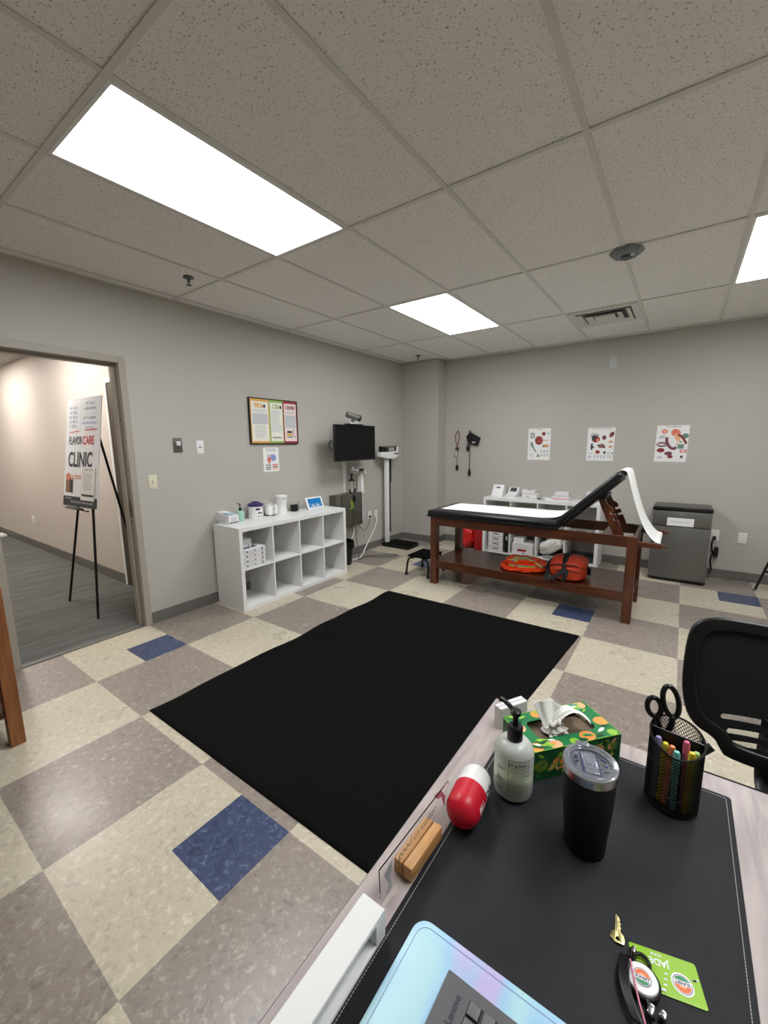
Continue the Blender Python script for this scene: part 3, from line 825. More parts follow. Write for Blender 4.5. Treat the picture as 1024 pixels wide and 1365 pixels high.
def pump_bottle(loc, r, h, label, bodymat, rz=0, name='pump_bottle', st=.34, hf=.6):
    t = thing(name, label, 'pump bottle', loc, rz)
    hb = h * hf
    b = MB(); b.lathe([(0, 0), (r * .8, 0), (r * .96, r * .12), (r, r * .35), (r, hb * .78), (r * .93, hb * .88), (r * .72, hb * .96), (r * .4, hb), (0, hb)], bodymat, seg=40); b.build('bottle', t)
    b = MB(); b.lathe([(0, hb), (r * .39, hb), (r * .39, hb + h * .135), (r * .33, hb + h * .15), (0, hb + h * .15)], 'black', seg=24)
    b.lathe([(r * .14, hb + h * .14), (r * .14, hb + h * st), (0, hb + h * st)], 'black', seg=14)
    z = hb + h * st
    b.lathe([(0, z), (r * .26, z), (r * .28, z + h * .04), (r * .18, z + h * .055), (0, z + h * .055)], 'black', seg=16)
    b.tube([(0, 0, z + h * .025), (-r * .6, 0, z + h * .045), (-r * 1.1, 0, z + h * .05), (-r * 1.2, 0, z + h * .02)], r * .12, 'black', smooth=1)
    b.build('pump', t)
    return t, hb
t, hb = pump_bottle((.13, 1.487, TZ), .035, .17, 'pale green soap pump bottle on the left shelf beside the mask carton', 'soapg')
b = MB(T(0, 0, 0)); 
for z0, z1 in ((.025, .032), (.04, .043), (.05, .056)): b.lathe([(.0334, z0), (.0334, z1)], 'ink', seg=20, a0=R(-70), a1=R(60))
b.build('label_print', t)
t = thing('wipes_tub', 'white wipes canister with dark purple lid on the left shelf', 'tub', (.11, 1.68, TZ))
b = MB(); b.lathe([(0, 0), (.068, 0), (.072, .005), (.07, .125), (0, .125)], 'whitep', seg=40)
b.build('canister', t)
b = MB(); b.lathe([(0, .16), (.03, .16), (.06, .152), (.076, .14), (.076, .122), (0, .122)], 'purple', seg=40); b.box((0, 0, .163), (.05, .05, .01), 'purple', bev=.003); b.build('lid', t)
b = MB(); b.lathe([(.0725, .085), (.0725, .105)], 'purple', seg=6, a0=R(-35), a1=R(0)); b.lathe([(.0735, .05), (.0735, .063)], 'dgrey', seg=8, a0=R(-20), a1=R(18)); b.lathe([(.0735, .02), (.0735, .026)], 'grey', seg=8, a0=R(-25), a1=R(18)); b.build('label_print', t)
def jar(loc, r, h, fill, label, fillh, lidh=.02, amp=.04, seed=1):
    t = thing('glass_jar', label, 'jar', loc)
    b = MB(); b.lathe([(0, .003), (r - .004, .003), (r - .004, h), (r, h), (r, 0), (0, 0)], 'glass', seg=32); b.build('jar_body', t)
    b = MB(); b.lathe([(0, h + .012), (r * .3, h + .014), (r * .9, h + .004), (r * 1.02, h), (r * .9, h - .002)], 'glass', seg=32); b.lathe([(0, h + .01), (.01, h + .012), (.014, h + .022), (0, h + .028)], 'glass', seg=16); b.build('lid', t)
    b = MB(); b.pillow((0, 0, .004 + fillh / 2), ((r - .006) * 2, (r - .006) * 2, fillh), fill, e=.35, nz=amp, ns=4, seed=seed); b.build('filling', t)
    return t
jar((.11, 1.862, TZ), .066, .13, 'cotton', 'clear jar packed with white cotton balls on the left shelf', .108, amp=.1)
jar((.12, 2.185, TZ), .047, .105, 'blackm', 'small clear jar half filled with black items on the left shelf', .068, amp=.05)
t = thing('tall_canister', 'tall white ridged canister on the left shelf, tallest on its top', 'jar', (.12, 2.005, TZ))
b = MB()
def f(u, v):
    a = 2 * PI * u; z = v * .185
    r = .055 + .006 * math.cos(2 * PI * (v * 1.05 + .02)) + .002 * math.cos(8 * a)
    return Vector((r * math.cos(a), r * math.sin(a), z))
b.grid(f, 48, 24, 'whitep', cu=True); b.lathe([(0, .001), (.055, .001)], 'whitep', seg=24); b.build('canister', t)
b = MB(); b.lathe([(0, .2), (.05, .198), (.066, .19), (.066, .178), (0, .178)], 'whitep', seg=32); b.build('lid', t)
b = MB()
for k in range(4): b.box((.0665, -.03 + k * .018, .166 - .002 * (k % 2)), (.002, .007, .01), 'grey')
b.build('label_print', t)
# tablet
t = thing('tablet', 'white tablet with a blue screen propped on the left shelf', 'tablet', (.155, 2.445, TZ), 0)
TM = frame((0.045, 0, .004), (0.05, 1, 0), (-.42, .02, 1))
b = MB(TM); b.shape([rrect(.235, .135, .01, cy=.067)], .010, 'whitep', bev=.002); b.build('case', t)
b = MB(TM @ T(0, .067, .0065)); b.rect(-.098, -.052, .098, .052, 'scrblue')
for k in range(7): b.rect(-.075 + k * .022, -.048, -.062 + k * .022, -.035 + .012 * ((k * 5) % 3), 'scrwhite', z=.0004)
b.rect(-.098, -.02, .098, -.012, emis('tablet_screen_pale', '#7fb9e2', .7), z=.0002); b.build('screen', t, smooth=False)
b = MB(); b.box((-.045, 0, .004), (.10, .12, .006), 'whitep', bev=.002); b.shape([[(.03, .0), (-.09, .004), (-.03, .09)]], .08, 'whitep', frame((0, 0, .003), (1, 0, 0), (0, 0, 1))); b.build('stand', t)
b = MB(); b.tube([(.12, 2.57, TZ + .004), (.16, 2.60, TZ + .004), (.13, 2.635, TZ + .004), (.09, 2.61, TZ + .004), (.11, 2.575, TZ + .005)], .004, 'black', smooth=3); b.pillow((.14, 2.60, TZ + .008), (.04, .03, .016), 'black')
tag(b.build('charging_cord'), 'short coiled black cord at the far end of the left shelf', 'cord')

# ------------------------------------------------------------------ telehealth station on the left wall
t = thing('monitor', 'black flat screen monitor on a wall arm above the metal box', 'monitor', (.30, 3.07, 1.515), 0)
MM = frame((0, 0, 0), LW, (0, 0, 1))
b = MB(MM); b.box((0, 0, -.015), (.77, .43, .03), 'black', bev=.004); b.build('casing', t)
b = MB(MM); b.box((0, .004, .0005), (.75, .405, .001), 'screen'); b.build('screen', t, smooth=False)
b = MB(); b.lohi((-.16, -.06, -.06), (-.03, .06, .06), 'black', bev=.004); b.lohi((-.27, -.02, -.02), (-.16, .02, .02), 'dkgrey'); b.lohi((-.295, -.06, -.12), (-.27, .06, .12), 'dkgrey', bev=.003); b.build('wall_bracket', t)
b = MB(); b.tube([(-.1, -.34, .03), (-.1, -.385, .0), (-.1, -.38, -.05), (-.1, -.33, -.08)], .009, 'dkgrey', smooth=2); b.build('arm', t)
t = thing('webcam', 'grey conference camera standing on top of the monitor', 'camera', (.28, 3.04, 1.73), 0)
b = MB(); b.box((0, .02, .006), (.09, .27, .012), 'black', bev=.003); b.box((0, -.02, .02), (.08, .17, .018), 'lgrey', bev=.004); b.build('base', t)
b = MB(); b.cyl((0, 0, .028), (0, 0, .07), .02, 'dkgrey'); b.build('neck', t)
b = MB(); b.cyl((-.03, -.08, .125), (.035, .055, .085), .036, pm('camera_grey', '#6a6862', .4), seg=24); b.cyl((.035, .055, .085), (.047, .08, .078), .037, 'black', seg=24); b.build('body', t)
b = MB(); b.cyl((.047, .08, .078), (.050, .086, .0765), .026, 'screen', seg=24); b.build('lens', t)
b = MB(); b.lohi((0, 3.135, .875), (.018, 3.2, 1.40), 'sconce', bev=.003); tag(b.build('cable_raceway'), 'white vertical cable raceway on the wall below the monitor', 'cable cover')
t = thing('equipment_cabinet', 'grey wall mounted metal box with lime green X mark', 'equipment cabinet', (0, 3.13, .655))
b = MB(); b.lohi((0, -.255, -.215), (.115, .25, .215), 'gmetal', bev=.004); b.build('housing', t)
b = MB(); b.lohi((.115, -.16, -.212), (.128, .247, .212), pm('darker_cabinet_door', '#5b594f', .4, .4), bev=.003); b.build('door', t)
b = MB(frame((.1285, .04, .07), LW, (0, 0, 1)))
for s in (-1, 1):
    b.box((0, 0, .0006), (.012, .14, .001), 'lime', Rz(s * .5)); b.box((s * .02, 0, .0006), (.006, .09, .001), 'lime', Rz(-s * .5))
b.build('logo', t)
t = thing('instrument_holder', 'chrome and white wall rack holding handheld exam instruments below the monitor', 'instrument holder', (0, 3.30, 1.13))
b = MB(); b.lohi((0, -.02, -.02), (.02, .14, .05), 'whitep', bev=.003); b.cyl((.02, .06, .02), (.10, .0, .02), .01, 'chrome'); b.cyl((.1, -.12, .02), (.1, .12, .02), .008, 'chrome'); b.build('bracket', t)
b = MB(); b.lathe([(0, 0), (.045, 0), (.04, .012), (.014, .03), (.012, .08), (.03, .085), (.03, .10), (0, .10)], 'black', m=T(.1, -.10, -.10)); b.build('black_cup', t)
b = MB(); b.tube([(.1, -.14, -.1), (.1, -.13, -.18), (.1, -.13, -.24), (.1, -.11, -.28)], .003, 'dkgrey', smooth=1); b.tube([(.1, -.06, -.1), (.1, -.06, -.18), (.1, -.06, -.24), (.1, -.08, -.28)], .003, 'dkgrey', smooth=1)
b.tube([(.11, -.15, -.2), (.11, -.145, -.25), (.11, -.10, -.28), (.11, -.055, -.25), (.11, -.045, -.2)], .010, 'black', smooth=2); b.build('headset_fork', t)
b = MB(); b.lohi((.07, -.05, .01), (.13, .1, .055), 'chrome', bev=.008); b.cyl((.1, -.05, .03), (.1, -.07, .08), .02, 'whitep'); b.build('scope_head', t)
b = MB(); b.tube([(.11, .02, .05), (.11, .13, .045), (.11, .16, -.02)], .02, 'whitep', smooth=2); b.lohi((.09, .03, .02), (.14, .12, .05), 'black', bev=.006); b.build('scope_grip', t)
t = thing('ear_thermometer', 'white handle with coiled cords hanging from the instrument holder', 'medical probe', (.09, 3.42, 1.0))
b = MB(); b.lathe([(0, -.16), (.03, -.155), (.035, -.12), (.024, .05), (.02, .1), (0, .1)], 'whitep', seg=24); b.build('handle', t)
b = MB(); b.tube([(-.02, -.03, .08), (-.03, -.05, -.2), (-.03, -.04, -.45), (-.02, 0, -.53), (-.01, .03, -.5), (-.01, .02, -.3), (0, .0, -.16)], .009, 'whitep', smooth=2)
b.tube([(-.01, .02, -.16), (-.01, .06, -.3), (-.01, .07, -.46), (-.02, .03, -.51), (-.03, 0, -.45), (-.02, .01, -.25)], .006, 'lgrey', smooth=2); b.build('cord', t)
b = MB(); b.tube([(.13, 3.20, .86), (.14, 3.2, .75), (.135, 3.21, .60), (.15, 3.20, .3), (.16, 3.24, .1), (.18, 3.22, .02), (.25, 3.12, .012), (.22, 3.3, .008)], .005, 'dkgrey', smooth=3)
b.box((.14, 3.205, .80), (.02, .035, .09), 'black', bev=.008)
tag(b.build('black_cable'), 'thin dark cable running down the front of the metal box to the floor', 'cable')
b = MB(); b.tube([(.04, 3.82, .47), (.05, 3.8, .38), (.05, 3.66, .2), (.09, 3.45, .06), (.16, 3.33, .02), (.20, 3.18, .012), (.18, 3.05, .012)], .008, 'whitep', smooth=3)
b.box((.02, 3.82, .475), (.03, .03, .03), 'whitep', bev=.004)
tag(b.build('white_power_cord'), 'white power cord curving from the outlet down to the floor', 'cord')
b = MB(); b.tube([(.02, 3.68, .48), (.05, 3.62, .38), (.05, 3.50, .30), (.05, 3.42, .38), (.04, 3.36, .46), (.03, 3.34, .5)], .005, 'dkgrey', smooth=3)
b.box((.018, 3.69, .48), (.025, .025, .03), 'black', bev=.004)
tag(b.build('grey_power_cord'), 'dark sagging cord between the outlet and the metal box', 'cord')
b = MB(); b.tube([(.05, 3.30, .44), (.06, 3.27, .30), (.08, 3.17, .24), (.08, 3.03, .27), (.04, 2.95, .38)], .010, 'whitep', smooth=3)
tag(b.build('white_hose'), 'white hose looping under the metal box', 'hose')
b = MB(); b.tube([(.22, 3.32, .008), (.30, 3.38, .008), (.42, 3.42, .008), (.55, 3.60, .008), (.50, 3.66, .008), (.36, 3.52, .008), (.24, 3.42, .008), (.17, 3.30, .008)], .005, 'dkgrey', smooth=3)
b.box((.165, 3.26, .012), (.03, .05, .02), 'black', bev=.004)
tag(b.build('floor_cable'), 'tangled dark cable lying on the floor by the physician scale', 'cable')
# waste bin
t = thing('waste_bin', 'small black waste bin with liner behind the shelf end', 'bin', (.17, 2.93, 0))
b = MB(); b.lathe([(0, .004), (.095, .004), (.12, .29), (.125, .29), (.1, 0), (0, 0)], 'black', seg=28); b.build('bucket', t)
b = MB()
def f(u, v):
    a = 2 * PI * u; r = .124 + .006 * math.sin(9 * a) + .004 * math.sin(23 * a)
    return Vector(((r + .008 * v) * math.cos(a), (r + .008 * v) * math.sin(a), .30 - .09 * v + .008 * math.sin(13 * a) * v))
b.grid(f, 80, 6, pm('black_liner_film', '#0d0d0f', .25, bump=.6, bscale=60), cu=True); b.build('liner', t)

# physician scale
t = thing('physician_scale', 'white physician beam scale with black platform in the corner', 'scale', (.12, 4.03, 0))
b = MB(); b.lohi((-.08, -.09, 0), (.38, .20, .055), 'blackm', bev=.006); b.lohi((-.02, -.085, .055), (.375, .195, .062), 'rubber', bev=.002); b.build('platform', t)
b = MB(); b.lohi((-.05, -.065, .062), (.005, -.008, 1.31), 'whitep', bev=.006); b.build('column', t)
b = MB(); b.lohi((-.03, -.006, .22), (.004, .024, 1.31), 'black', bev=.002); b.lohi((-.02, .028, .95), (.004, .045, 1.3), 'black', bev=.002); b.lohi((-.035, -.01, .215), (.009, .03, .25), 'black', bev=.002); b.build('height_rod', t)
b = MB(); b.shape([[(-.27, 1.385), (-.27, 1.33), (-.08, 1.295), (.07, 1.295), (.15, 1.33), (.155, 1.46), (.14, 1.46), (.13, 1.385)]], .07, 'whitep', frame((.02, 0, 0), LW, (0, 0, 1)), bev=.004); b.box((.057, .10, 1.36), (.002, .11, .018), 'dgrey'); b.build('head', t)
b = MB(); b.lohi((.0, -.25, 1.45), (.03, .145, 1.47), 'dkgrey', bev=.003); b.lohi((.0, -.25, 1.385), (.03, -.225, 1.46), 'black'); b.lohi((.0, -.25, 1.39), (.03, .145, 1.402), 'steel', bev=.001); b.lohi((.0, .125, 1.385), (.03, .15, 1.475), 'black', bev=.003); b.build('beam', t)
for y, w, h in ((-.13, .11, .065), (-.22, .04, .07)):
    b = MB(); b.lohi((-.005, y - w / 2, 1.388), (.045, y + w / 2, 1.388 + h), 'black', bev=.005); b.build('poise', t)

# step stool
t = thing('step_stool', 'low step stool with black ribbed top beside the exam table', 'step stool', (1.215, 3.18, 0))
b = MB(); b.box((0, 0, .225), (.27, .345, .02), 'rubber', bev=.005)
for k in range(9): b.box((0, -.15 + k * .0375, .2365), (.25, .012, .004), 'rubber')
b.build('platform', t)
for x in (-1, 1):
    for y in (-1, 1):
        b = MB(); b.tube([(x * .06, y * .155, .205), (x * .12, y * .165, .20), (x * .137, y * .17, .15), (x * .145, y * .185, .02)], .012, pm('bronze_leg', '#3a2d25', .35, .6), smooth=2, seg=10)
        l = b.build('leg', t)
        b = MB(); b.cyl((x * .145, y * .185, 0), (x * .144, y * .183, .03), .018, 'black'); b.build('rubber_foot', l)

# ------------------------------------------------------------------ exam table
def b_exam():
    X0, X1, Y0, Y1 = 1.445, 3.33, 2.885, 3.55
    t = thing('exam_table', 'cherry wood exam table with black padded top and raised backrest', 'exam table', (X0, Y0, 0))
    L, D = X1 - X0, Y1 - Y0
    lg = .072
    for x in (0, L - lg):
        for y in (0, D - lg):
            b = MB(); b.lohi((x, y, 0), (x + lg, y + lg, .735), 'cherryz', bev=.004); b.build('leg', t, smooth=False)
    for y in (.006, D - .034):
        b = MB(); b.lohi((lg, y, .645), (L - lg, y + .028, .735), 'cherry', bev=.003); b.build('rail', t, smooth=False)
    for x in (.006, L - .034):
        b = MB(); b.lohi((x, lg, .645), (x + .028, D - lg, .735), 'cherry', bev=.003); b.build('end_rail', t, smooth=False)
    for x in (L - .034,):
        b = MB(); b.lohi((x, lg, .21), (x + .028, D - lg, .235), 'cherry', bev=.003); b.build('stretcher', t, smooth=False)
    b = MB(); b.lohi((.02, .02, .236), (L - .02, D - .02, .262), 'cherry', bev=.003); b.lohi((lg, .006, .178), (L - lg, .034, .264), 'cherry', bev=.003); b.lohi((lg, D - .034, .19), (L - lg, D - .006, .262), 'cherry', bev=.003); b.build('shelf', t, smooth=False)
    b = MB(); b.lohi((-.03, -.025, .736), (1.28, D + .02, .757), 'vinyl', bev=.004); b.box((.625, D / 2, .777), (1.31, D + .045, .055), 'vinyl', bev=.022, seg=4); b.build('seat_cushion', t)
    # backrest hinged at x=1.30
    a = R(45)
    bl = .655
    HM = T(1.295, 0, .757) @ Ry(-a)
    b = MB(HM); b.box((bl / 2, D / 2, .034), (bl, D + .04, .062), 'vinyl', bev=.024, seg=4); b.lohi((.03, .0, -.014), (bl - .08, D, .004), 'black', bev=.004); b.build('backrest', t)
    # notched props
    for y in (.13, D - .20):
        n = [(0, 0), (.055, .0), (.075, .07), (.03, .085), (.035, .105), (.085, .11), (.095, .16), (.05, .175), (.055, .195), (.105, .2), (.115, .25), (.155, .335), (.1, .335), (.075, .27), (.04, .16)]
        pts = [(1.56 + .0, 1.03), (1.61, 1.03), (1.635, .97), (1.675, .945), (1.685, .915), (1.655, .905), (1.665, .885), (1.7, .895), (1.712, .865), (1.682, .855), (1.692, .835), (1.725, .845), (1.775, .72), (1.70, .72), (1.66, .80), (1.60, .93)]
        b = MB(); b.shape([pts], .02, 'cherryz', frame((0, y, 0), BW, (0, 0, 1)), bev=.002); b.build('notched_prop', t, smooth=False)
    b = MB(); b.lohi((1.555, .10, 1.015), (1.62, D - .17, 1.04), 'black', bev=.003); b.build('prop_hinge', t)
    b = MB(); b.lohi((1.62, .034, .70), (1.70, D - .034, .73), 'cherry', bev=.003); b.build('cross_bar', t, smooth=False)
    for y in (.01, D - .035):
        b = MB(); b.lohi((L, y, .66), (L + .165, y + .025, .70), 'cherry', bev=.003); b.lohi((L + .16, y + .004, .672), (L + .20, y + .02, .686), 'cherry', bev=.003); b.build('roll_arm', t, smooth=False)
    b = MB(); b.cyl((L + .13, .035, .68), (L + .13, D - .035, .68), .012, 'cherry'); b.build('paper_rod', t)
    # paper
    p = thing('exam_paper', 'white exam table paper draped over the cushion and the raised backrest', 'paper', (X0, Y0, 0))
    yy0, yy1 = .13, .63
    th = .0015
    path = [(.05, .8062), (.4, .8062), (.9, .8062), (1.235, .8062)]
    dx, dz = math.cos(a), math.sin(a)
    nx, nz_ = -math.sin(a), math.cos(a)
    def on(s, h): return (1.295 + dx * s + nx * h, .757 + dz * s + nz_ * h)
    path += [on(.12, .069), on(.3, .068), on(.46, .068), on(.615, .070), on(.65, .062), (on(.675, .035)), (on(.677, .01))]
    e = path[-1]
    end = (L + .148, .69)
    for k in range(1, 9):
        q = k / 8
        x = e[0] + (end[0] - e[0]) * q
        z = e[1] + (end[1] - e[1]) * (1 - (1 - q) ** 2.0) 
        path.append((x, z))
    P3 = [Vector((x, 0, z)) for x, z in path]
    for _ in range(2):
        q = [P3[0]]
        for i in range(len(P3) - 1): q += [P3[i] * .75 + P3[i + 1] * .25, P3[i] * .25 + P3[i + 1] * .75]
        q.append(P3[-1]); P3 = q
    n = len(P3) - 1
    def f(u, v):
        i = min(int(u * n + .5), n); c = P3[i]
        s_ = max(0, i / n - .7) / .3
        sh = -.07 * s_
        return Vector((c.x, yy0 + sh + (yy1 - yy0) * v, c.z + .001 * math.sin(v * 9 + u * 30) * (1 if c.x > 1.3 else .2)))
    b = MB(); b.grid(f, n, 8, 'paper'); o = b.build('paper_sheet', p, ang=60)
    md = o.modifiers.new('s', 'SOLIDIFY'); md.thickness = .0012; md.offset = 1
    b = MB(); b.lathe([(.0125, 0), (.0195, 0), (.0195, .47), (.0125, .47)], 'paper', m=T(L + .13, .085, .68) @ Rx(-PI / 2)); b.build('paper_roll', p)
b_exam()

# hi-vis vest on the lower shelf
def b_vest():
    b = MB()
    for k, (c, d, rz) in enumerate((((0, 0, .022), (.42, .34, .046), 0), ((.02, .01, .054), (.37, .29, .040), .25), ((-.01, .03, .080), (.31, .25, .036), -.2))):
        def mf(u, v, k=k):
            a = (u * 360) % 360
            if k == 2 and v > .5:
                if 60 < a < 78 or 240 < a < 258: return 'silver'
                if 52 < a < 86 or 232 < a < 266: return 'hiyellow'
            if k == 1 and .45 < v < .62 and 200 < a < 330: return 'silver' if .48 < v < .58 else 'hiyellow'
            return None
        b.pillow(c, d, 'hiviz', e=.62, nz=.2, ns=2.8, seed=k + 3, m=Rz(rz), nu=72, nv=20, matf=mf)
    # broad tapes lying over the folds
    for (p, w, m_) in (([(-.17, .09, .07), (-.10, .05, .096), (.0, .0, .104), (.10, -.06, .094), (.175, -.10, .05)], 1, 'hiyellow'), ([(-.17, .093, .074), (-.10, .053, .1), (.0, .003, .108), (.10, -.057, .098), (.175, -.097, .054)], .5, 'silver'),
                       ([(.05, .13, .07), (.03, .07, .098), (.0, .0, .106), (-.03, -.07, .09)], .9, 'hiyellow'), ([(.05, .132, .073), (.03, .072, .102), (.0, .002, .11), (-.03, -.068, .094)], .45, 'silver'),
                       ([(.12, .02, .08), (.17, .0, .06), (.20, -.05, .03)], .9, 'silver')):
        b.tube(p, .024, m_, smooth=2, flat=(w, .12), seg=12)
    o = b.build('safety_vest', ang=60); o.location = (2.37, 3.13, .262); o.rotation_euler = (0, 0, .25)
    tag(o, 'folded bright orange safety vest with yellow tape on the table shelf', 'safety vest')
b_vest()
def b_bag():
    t = thing('duffel_bag', 'orange duffel bag with black straps on the exam table shelf', 'bag', (2.795, 3.08, .262), .1)
    b = MB()
    b.pillow((0, .02, .095), (.315, .36, .19), 'bag', e=.5, nz=.05, ns=2.5, seed=4, nu=64, nv=32, flatbottom=True)
    b.build('body', t, ang=60)
    b = MB(); b.pillow((.01, -.145, .075), (.21, .07, .12), 'bag', e=.45, nz=.06, ns=3, seed=9); b.build('front_pocket', t, ang=60)
    b = MB(); b.tube([(-.145, -.12, .12), (-.09, -.155, .15), (0, -.165, .155), (.09, -.155, .15), (.145, -.12, .12), (.16, 0, .11)], .006, 'strap', smooth=2); b.tube([(-.09, -.183, .10), (0, -.188, .118), (.1, -.183, .1)], .004, 'strap', smooth=2); b.build('zipper', t)
    b = MB()
    for x in (-.02,): b.tube([(x, -.15, .16), (x, -.08, .195), (x, 0, .203), (x, .1, .203), (x, .17, .17)], .016, 'strap', smooth=2, flat=(1.5, .35), seg=10)
    b.tube([(-.15, .05, .14), (-.175, -.05, .10), (-.16, -.13, .06), (-.17, -.17, .012), (-.12, -.2, .012)], .012, 'strap', smooth=2, flat=(1.5, .4), seg=8)
    b.tube([(-.02, -.175, .145), (-.03, -.20, .09), (-.09, -.20, .05), (-.11, -.2, .015)], .014, 'strap', smooth=2, flat=(1.5, .4), seg=8)
    b.tube([(.0, -.18, .12), (-.0, -.205, .07), (-.03, -.205, .012)], .011, 'strap', smooth=2, flat=(1.6, .4), seg=8)
    b.tube([(.15, -.08, .14), (.168, 0, .10), (.165, .05, .03)], .012, 'strap', smooth=2, flat=(1.5, .4), seg=8); b.build('strap', t)
b_bag()

# ------------------------------------------------------------------ back shelf contents
S2 = Vector((1.415, 4.402, 0))
Z = ZL
for k in range(4):
    carton((S2.x + sx(0) + .14, S2.y + .16, Z), (.20, .28, .068), 'flat white box in the lower back shelf, ' + ['bottom of its stack', 'second of the stack from the bottom', 'third of the stack from the bottom', 'topmost of its stack'][k], .01 * (k % 2), 'supply_box', 'box', 'stacked boxes in the back shelf',
           art=[(.02, 0, .98, .08, 'grey'), (.3, .45, .75, .62, 'mauve'), (.35, .7, .7, .78, 'dgrey')])
    Z += .0685
b = MB(); b.lohi((-.022, -.12, 0), (.022, .12, .29), 'black', bev=.003); b.poly([(-.01, -.1205, .17), (.01, -.1205, .17), (.01, -.1205, .23), (-.01, -.1205, .23)], 'lgrey'); o = b.build('black_binder', smooth=False); o.location = (S2.x + sx(0) + .29, S2.y + .15, ZL)
tag(o, 'black binder standing beside the stacked boxes in the back shelf', 'binder')
carton((S2.x + sx(1) + .165, S2.y + .15, ZL), (.27, .26, .105), 'larger white box with dark red label in the back shelf', 0, 'supply_box', 'box', art=[(.25, .45, .68, .75, 'redb'), (.5, .15, .6, .3, 'dgrey')])
carton((S2.x + sx(1) + .165, S2.y + .15, ZL + .1055), (.275, .265, .05), 'white lid like box resting on the red labelled box', 0, 'supply_box', 'box')
carton((S2.x + sx(1) + .10, S2.y + .12, ZL + .156), (.13, .16, .06), 'smallest white box on top in the second back cube', .05, 'supply_box', 'box')
b = MB(); b.pillow((0, 0, 0), (.41, .27, .19), 'film', e=.75, nz=.14, ns=3.5, seed=6, nu=64, nv=36); o = b.build('plastic_sack', ang=70); o.location = (S2.x + sx(2) + .17, S2.y + .16, ZL + .165); o.rotation_euler = (0, -.62, 0); o.scale = (.86, 1, 1)
tag(o, 'crumpled white plastic wrapped bundle leaning in the back shelf', 'plastic bag')
b = MB(); b.pillow((0, 0, .015), (.24, .2, .03), 'silver', nz=.2, seed=8); o = b.build('clear_pouch'); o.location = (S2.x + sx(2) + .19, S2.y + .12, ZL)
tag(o, 'flat grey pouch lying under the white bundle in the back shelf', 'pouch')
b = MB(); b.lohi((-.15, -.12, 0), (.15, .12, .05), 'dgrey', bev=.01); o = b.build('grey_case'); o.location = (S2.x + sx(3) + .165, S2.y + .2, ZL)
tag(o, 'flat dark grey case in the lower right cube of the back shelf', 'case')
b = MB(); b.lohi((-.1, -.09, 0), (.1, .09, .012), 'paper', bev=.001); b.lohi((-.02, -.06, .012), (.08, .0, .022), 'dgrey', bev=.003); o = b.build('paper_stack'); o.location = (S2.x + sx(3) + .12, S2.y + .16, ZU)
tag(o, 'small paper stack in the upper right cube of the back shelf', 'papers')
# on top of the back shelf
BT = SH
t = thing('label_printer', 'slanted white device with small black slot on the back shelf, leftmost', 'medical device', (1.553, 4.60, BT))
b = MB(); b.shape([[(-.075, 0), (.075, 0), (.075, .02), (.03, .15), (.0, .15), (-.075, .03)]], .15, 'whitep', frame((0, 0, 0), (0, 1, 0), (0, 0, 1)), bev=.006); b.build('housing', t)
b = MB(frame((0, -.03, .09), (1, 0, 0), (0, .55, 1))); b.box((.01, .03, .022), (.05, .012, .006), 'dgrey'); b.build('display', t)
t = thing('handheld_monitor', 'small white device with dark screen on the back shelf', 'medical device', (1.745, 4.60, BT), -.1)
b = MB(); b.shape([[(-.08, 0), (.08, 0), (.08, .12), (.06, .12), (-.0, .05), (-.08, .035)]], .13, 'whitep', frame((0, 0, 0), (0, 1, 0), (0, 0, 1)), bev=.006); b.build('housing', t)
b = MB(frame((0, .025, .086), (1, 0, 0), (0, .65, .75))); b.box((0, .012, .004), (.09, .06, .006), 'dgrey', bev=.003); b.build('display', t)
b = MB(); b.box((.0, -.083, .02), (.05, .004, .01), 'dgrey'); b.build('slot', t)
carton((1.985, 4.60, BT), (.19, .16, .06), 'lower of two white boxes stacked on the back shelf top', .03, 'supply_box', 'box', art=[(.05, .0, .95, .08, 'grey'), (.3, .4, .5, .6, 'grey')])
carton((1.975, 4.61, BT + .0605), (.17, .15, .05), 'upper of two white boxes stacked on the back shelf top', -.05, 'supply_box', 'box', art=[(.05, .0, .95, .1, 'grey')], topart=[(.3, .3, .6, .7, 'dgrey')])
b = MB()
for k in range(5): b.box((-.02 + .03 * (k % 2), 0, .0015 + .002 * k), (.16, .11, .0015), 'paper', Rz(.15 * k))
o = b.build('loose_papers', smooth=False); o.location = (2.19, 4.56, BT); tag(o, 'loose white papers lying on top of the back shelf', 'papers')
b = MB(); b.pillow((0, 0, .01), (.04, .03, .02), 'black'); b.cyl((.01, 0, .012), (.07, .02, .012), .006, 'dgrey'); o = b.build('black_clip'); o.location = (2.12, 4.50, BT + .0); tag(o, 'tiny black clip lying on the back shelf before the papers', 'clip')
carton((2.375, 4.60, BT), (.19, .16, .055), 'white box with rose stripe on the back shelf, lower of two', -.02, 'supply_box', 'box', art=[(.05, .3, .95, .55, 'pink')])
carton((2.375, 4.61, BT + .0555), (.16, .14, .05), 'white box on the rose striped box of the back shelf', .05, 'supply_box', 'box', art=[(.05, .0, .95, .1, 'grey')], topart=[(.2, .2, .8, .8, 'pinkp')])
carton((2.72, 4.60, BT), (.12, .14, .125), 'upright white box on the back shelf behind the raised backrest', 0, 'supply_box', 'box')
# red waste items
t = thing('biohazard_bag', 'crumpled glossy red plastic bag on the floor left of the back shelf', 'bag', (1.10, 4.585, 0))
b = MB(); b.pillow((0, 0, .21), (.29, .30, .42), 'redbag', e=.75, nz=.2, ns=3, seed=12, nu=64, nv=40, flatbottom=True); b.build('sack', t, ang=70)
t = thing('sharps_container', 'dark red container with pale lid squeezed beside the back shelf', 'container', (1.33, 4.60, 0))
b = MB(); b.box((0, 0, .15), (.13, .26, .30), 'redbox', bev=.012); b.build('bin', t)
b = MB(); b.box((0, 0, .309), (.14, .27, .018), 'lgrey', bev=.006); b.build('lid', t)

